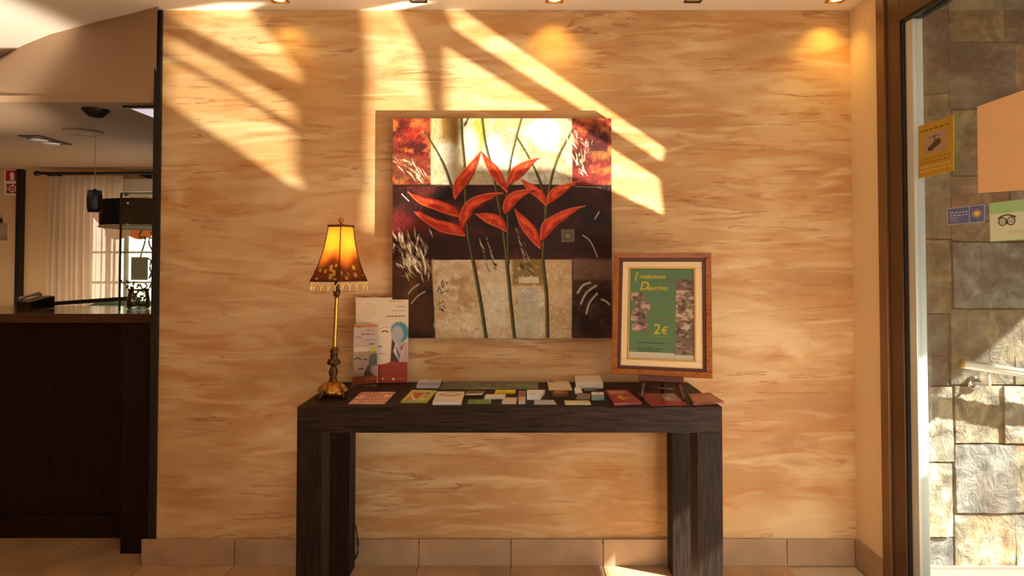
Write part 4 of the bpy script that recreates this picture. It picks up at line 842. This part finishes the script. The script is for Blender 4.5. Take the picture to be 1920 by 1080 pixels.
# ceiling speaker, twin spotlight, bright ceiling panel
p0 = on_z(157, 247, ZL); tag(fin('ceiling_speaker', lathe(bmesh.new(), (p0.x, p0.y, ZL), [(.098, -.0005), (.098, -.004), (.085, -.010), (.08, -.007), (.001, -.007)], 40), P('speaker_tan', (150, 118, 88), .6), smooth=False), 'round flat tan speaker set in the lowered reception ceiling', 'speaker')
q = [on_z(*p, ZL) for p in ((33, 253.5), (74, 253.5), (136, 270.5), (90, 270.5))]; ctr = sum(q, Vector()) / 4
tw = root('twin_spotlight', ctr, 'black twin recessed spotlight in the lowered reception ceiling', 'light')
fin('recess', prism(bmesh.new(), [p - Vector((0, 0, .0005)) for p in q], (0, 0, -.004)), 'black', tw)
for s_ in (.3, .68):
    m_ = (q[0] + q[1]) / 2; n_ = (q[3] + q[2]) / 2; e = m_.lerp(n_, s_)
    fin('spot_head', lathe(bmesh.new(), e, [(.045, -.004), (.047, -.010), (.038, -.016), (.02, -.011), (.001, -.010)], 24), 'steel', tw, smooth=True)
a, b_ = on_z(234, 198, ZL), on_z(292, 222, ZL)
sp = root('ceiling_panel', ((a.x - 1.62) / 2, (a.y + b_.y) / 2, ZL), 'pale lit square panel in the lowered ceiling beside the wall end', 'light')
fin('diffuser', B(a.x, XL - .034, a.y + .02, b_.y + .3, ZL - .004, ZL - .001), 'panel', sp)
fin('panel_frame', B(a.x - .01, XL - .034, a.y - .002, a.y + .02, ZL - .010, ZL - .0005), 'black', sp)
# signs on the far wall
def farsign(name, label, x0, y0, x1, y1, cv, y=YF, cat='sign'):
    tl, br_ = on_y(x0, y0, y - .004), on_y(x1, y1, y - .004)
    o = fin(name, B(tl.x, br_.x, y - .004, y - .0005, br_.z, tl.z), 'paper'); tag(o, label, cat)
    put('printed_face', cv.sheet([(tl.x, y - .0045, tl.z), (br_.x, y - .0045, tl.z), (br_.x, y - .0045, br_.z), (tl.x, y - .0045, br_.z)]), 'print', o)
c = Cv(60, 50, (232, 220, 206), 28, 58, 133, 140); c.rect(38, 66, 124, 134, (176, 24, 22)); c.poly([(66, 88), (74, 76), (84, 80), (90, 92), (90, 130), (68, 130)], (236, 226, 210)); c.line([(62, 100), (70, 84)], 3, (236, 226, 210))
farsign('extinguisher_sign', 'upper red and white sign with an extinguisher symbol on the reception wall', 8, 317, 39.5, 341, c)
c = Cv(60, 50, (232, 220, 206), 28, 142, 133, 222); c.rect(42, 152, 120, 212, (150, 60, 48)); c.ell(80, 182, 24, 22, (230, 200, 186)); c.ell(80, 182, 15, 14, (176, 30, 26)); c.ell(80, 182, 6, 6, (236, 226, 210))
for a in (0, PI / 2, PI, 1.5 * PI): c.line([(80 + 26 * math.cos(a), 182 + 24 * math.sin(a)), (80 + 34 * math.cos(a), 182 + 28 * math.sin(a))], 6, (230, 200, 186))
farsign('hose_sign', 'lower red and white sign with a round reel symbol on the reception wall', 8, 341.5, 39.5, 366, c)
c = Cv(30, 50, (168, 138, 118), 0, 0, 50, 100); c.textline(4, 44, 12, 3, (110, 90, 84), 1, .6); c.textline(4, 44, 22, 3, (110, 90, 84), 2, .6); c.rect(0, 70, 50, 100, (150, 118, 100))
farsign('wall_notice', 'faded notice sheet on the reception wall below the red signs', -14, 420, 14, 451, c)
bx = on_y(-6, 418, YF); by_ = on_y(5.5, 410, YF); tag(fin('wall_switch', B(bx.x, by_.x, YF - .02, YF - .0005, bx.z, by_.z, bev=.002), 'black'), 'small black box on the reception wall above the faded notice', 'switch')
# curtain on its rod
yr = YF - .14; ra, rb = on_y(70, 325, yr), on_y(330, 325, yr)
rd = root('curtain_rod', ra, 'black curtain rod with ball end above the reception window', 'rod')
fin('rod', T([ra, rb], .011, 12), 'black', rd, smooth=True); fin('finial', ball(bmesh.new(), ra, .020, 14, 8, (1.4, 1, 1)), 'black', rd, smooth=True)
for px in (90, 262): p0 = on_y(px, 325, yr); fin('bracket', B(p0.x - .008, p0.x + .008, yr, YF - .001, p0.z - .02, p0.z + .008), 'black', rd)
ca, cb = on_y(88, 331, yr).x, on_y(231, 331, yr).x; zt_, zb_ = on_y(100, 330, yr).z, .12
bm = bmesh.new(); nx, nz = 150, 14; g = []
for j in range(nz + 1):
    v = j / nz; row = []
    for i in range(nx + 1):
        u = i / nx; x = ca + (cb - ca) * u + .012 * math.sin(u * 23 + 2 * v) * v; y = yr + (.012 + .022 * min(1, v * 4)) * math.sin(u * 2 * PI * 13 + .7 * math.sin(3 * v + u * 5)) * (.7 + .3 * math.sin(u * 17))
        row.append(bm.verts.new((x, y, zt_ + (zb_ - zt_) * v)))
    g.append(row)
for j in range(nz):
    for i in range(nx): bm.faces.new((g[j][i], g[j][i + 1], g[j + 1][i + 1], g[j + 1][i]))
tag(fin('sheer_curtain', bm, 'curtain', smooth=True), 'sheer beige pleated curtain hanging in front of the reception window', 'curtain')
# drum lampshade
dl = on_y(207, 400, .95); dr = .28; zt_, zb_ = on_y(250, 380, .95).z, on_y(250, 427, .95).z; dx = dl.x + dr * .96
dp = root('drum_pendant', (dx, .95, zb_), 'wide black drum lampshade hanging behind the glass screen', 'lamp')
fin('lamp_shade', lathe(bmesh.new(), (dx, .95, zb_), [(dr - .004, 0), (dr, 0), (dr, zt_ - zb_), (dr - .004, zt_ - zb_), (dr - .004, .004)], 48), 'drum', dp, smooth=False)
fin('bottom_band', T([(dx + (dr + .001) * math.cos(2 * PI * k / 48), .95 + (dr + .001) * math.sin(2 * PI * k / 48), zb_) for k in range(48)], .005, 8, closed=True), 'beige', dp, smooth=True)
fin('cable', T([(dx, .95, zt_ - .01), (dx, .95, ZL - .001)], .002, 6), 'black', dp); 
# notice in the window, awning and iron scrolls outside
o = fin('window_notice', B(on_y(246, 500, YF + .02).x, on_y(277, 500, YF + .02).x, YF + .02, YF + .024, on_y(250, 525, YF + .02).z, on_y(250, 482, YF + .02).z), 'grey'); tag(o, 'grey printed notice fixed in the reception window', 'notice')
c = Cv(40, 50, (128, 116, 100), 0, 0, 100, 130)
for k in range(7): c.textline(16, 84, 20 + k * 14, 5, (70, 62, 54), k, .6)
a, b_ = on_y(246, 482, YF + .02), on_y(277, 525, YF + .02); put('printed_face', c.sheet([(a.x, YF + .0195, a.z), (b_.x, YF + .0195, a.z), (b_.x, YF + .0195, b_.z), (a.x, YF + .0195, b_.z)]), 'print', o)
o = fin('facade_across', B(-9, 1.5, 6.0, 6.2, -.3, 5), 'white'); o['kind'] = 'structure'
o = fin('street_paving', B(-9, 1.5, 2.25, 6.0, -.3, -.2), 'ext'); o['kind'] = 'structure'
aw = root('window_awning', (-2.9, 3.1, 1.9), 'orange striped awning outside the reception window', 'awning')
mA, mB = P('awning_orange', (205, 112, 44), .7), P('awning_dark', (150, 74, 30), .7)
for k in range(9):
    x_ = -3.9 + k * .22; fin('stripe', prism(bmesh.new(), [(x_, 2.215, 2.2), (x_ + .218, 2.215, 2.2), (x_ + .218, 3.1, 1.62), (x_, 3.1, 1.62)], (0, 0, .006)), mA if k % 2 else mB, aw)
    bm = bmesh.new(); pts = [(x_ + .218 * q / 8, 3.1, 1.62 - .05 - .035 * math.sin(PI * q / 8)) for q in range(9)]; prism(bm, [(x_, 3.1, 1.62)] + pts + [(x_ + .218, 3.1, 1.62)], (0, .005, 0)); fin('valance', bm, mA, aw)
ir = root('iron_scrolls', (-3.2, 2.23, .9), 'dark wrought iron scrollwork outside the reception window', 'grille')
def sp_(px, py): return on_y(px, py, 2.23)
for pts in ([(266, 432), (262, 440), (264, 446), (271, 444), (272, 452), (268, 466), (264, 480), (262, 500)], [(282, 436), (287, 440), (286, 446), (280, 446), (280, 458), (286, 470)], [(277, 484), (284, 488), (290, 484)], [(284, 488), (281, 500), (283, 512), (279, 522), (284, 516)], [(256, 540), (262, 534), (268, 542), (276, 536), (272, 532)], [(270, 548), (262, 545), (256, 552), (250, 566)], [(280, 540), (284, 532), (290, 540)]):
    fin('scroll', T([sp_(*p) for p in spl(pts, 4)], .006, 8), 'iron', ir, smooth=True)
for py in (473, 530, 575): fin('rail', B(wx0 - .05, wx1 + .05, 2.212, 2.224, sp_(200, py).z - .006, sp_(200, py).z + .006), 'iron', ir)
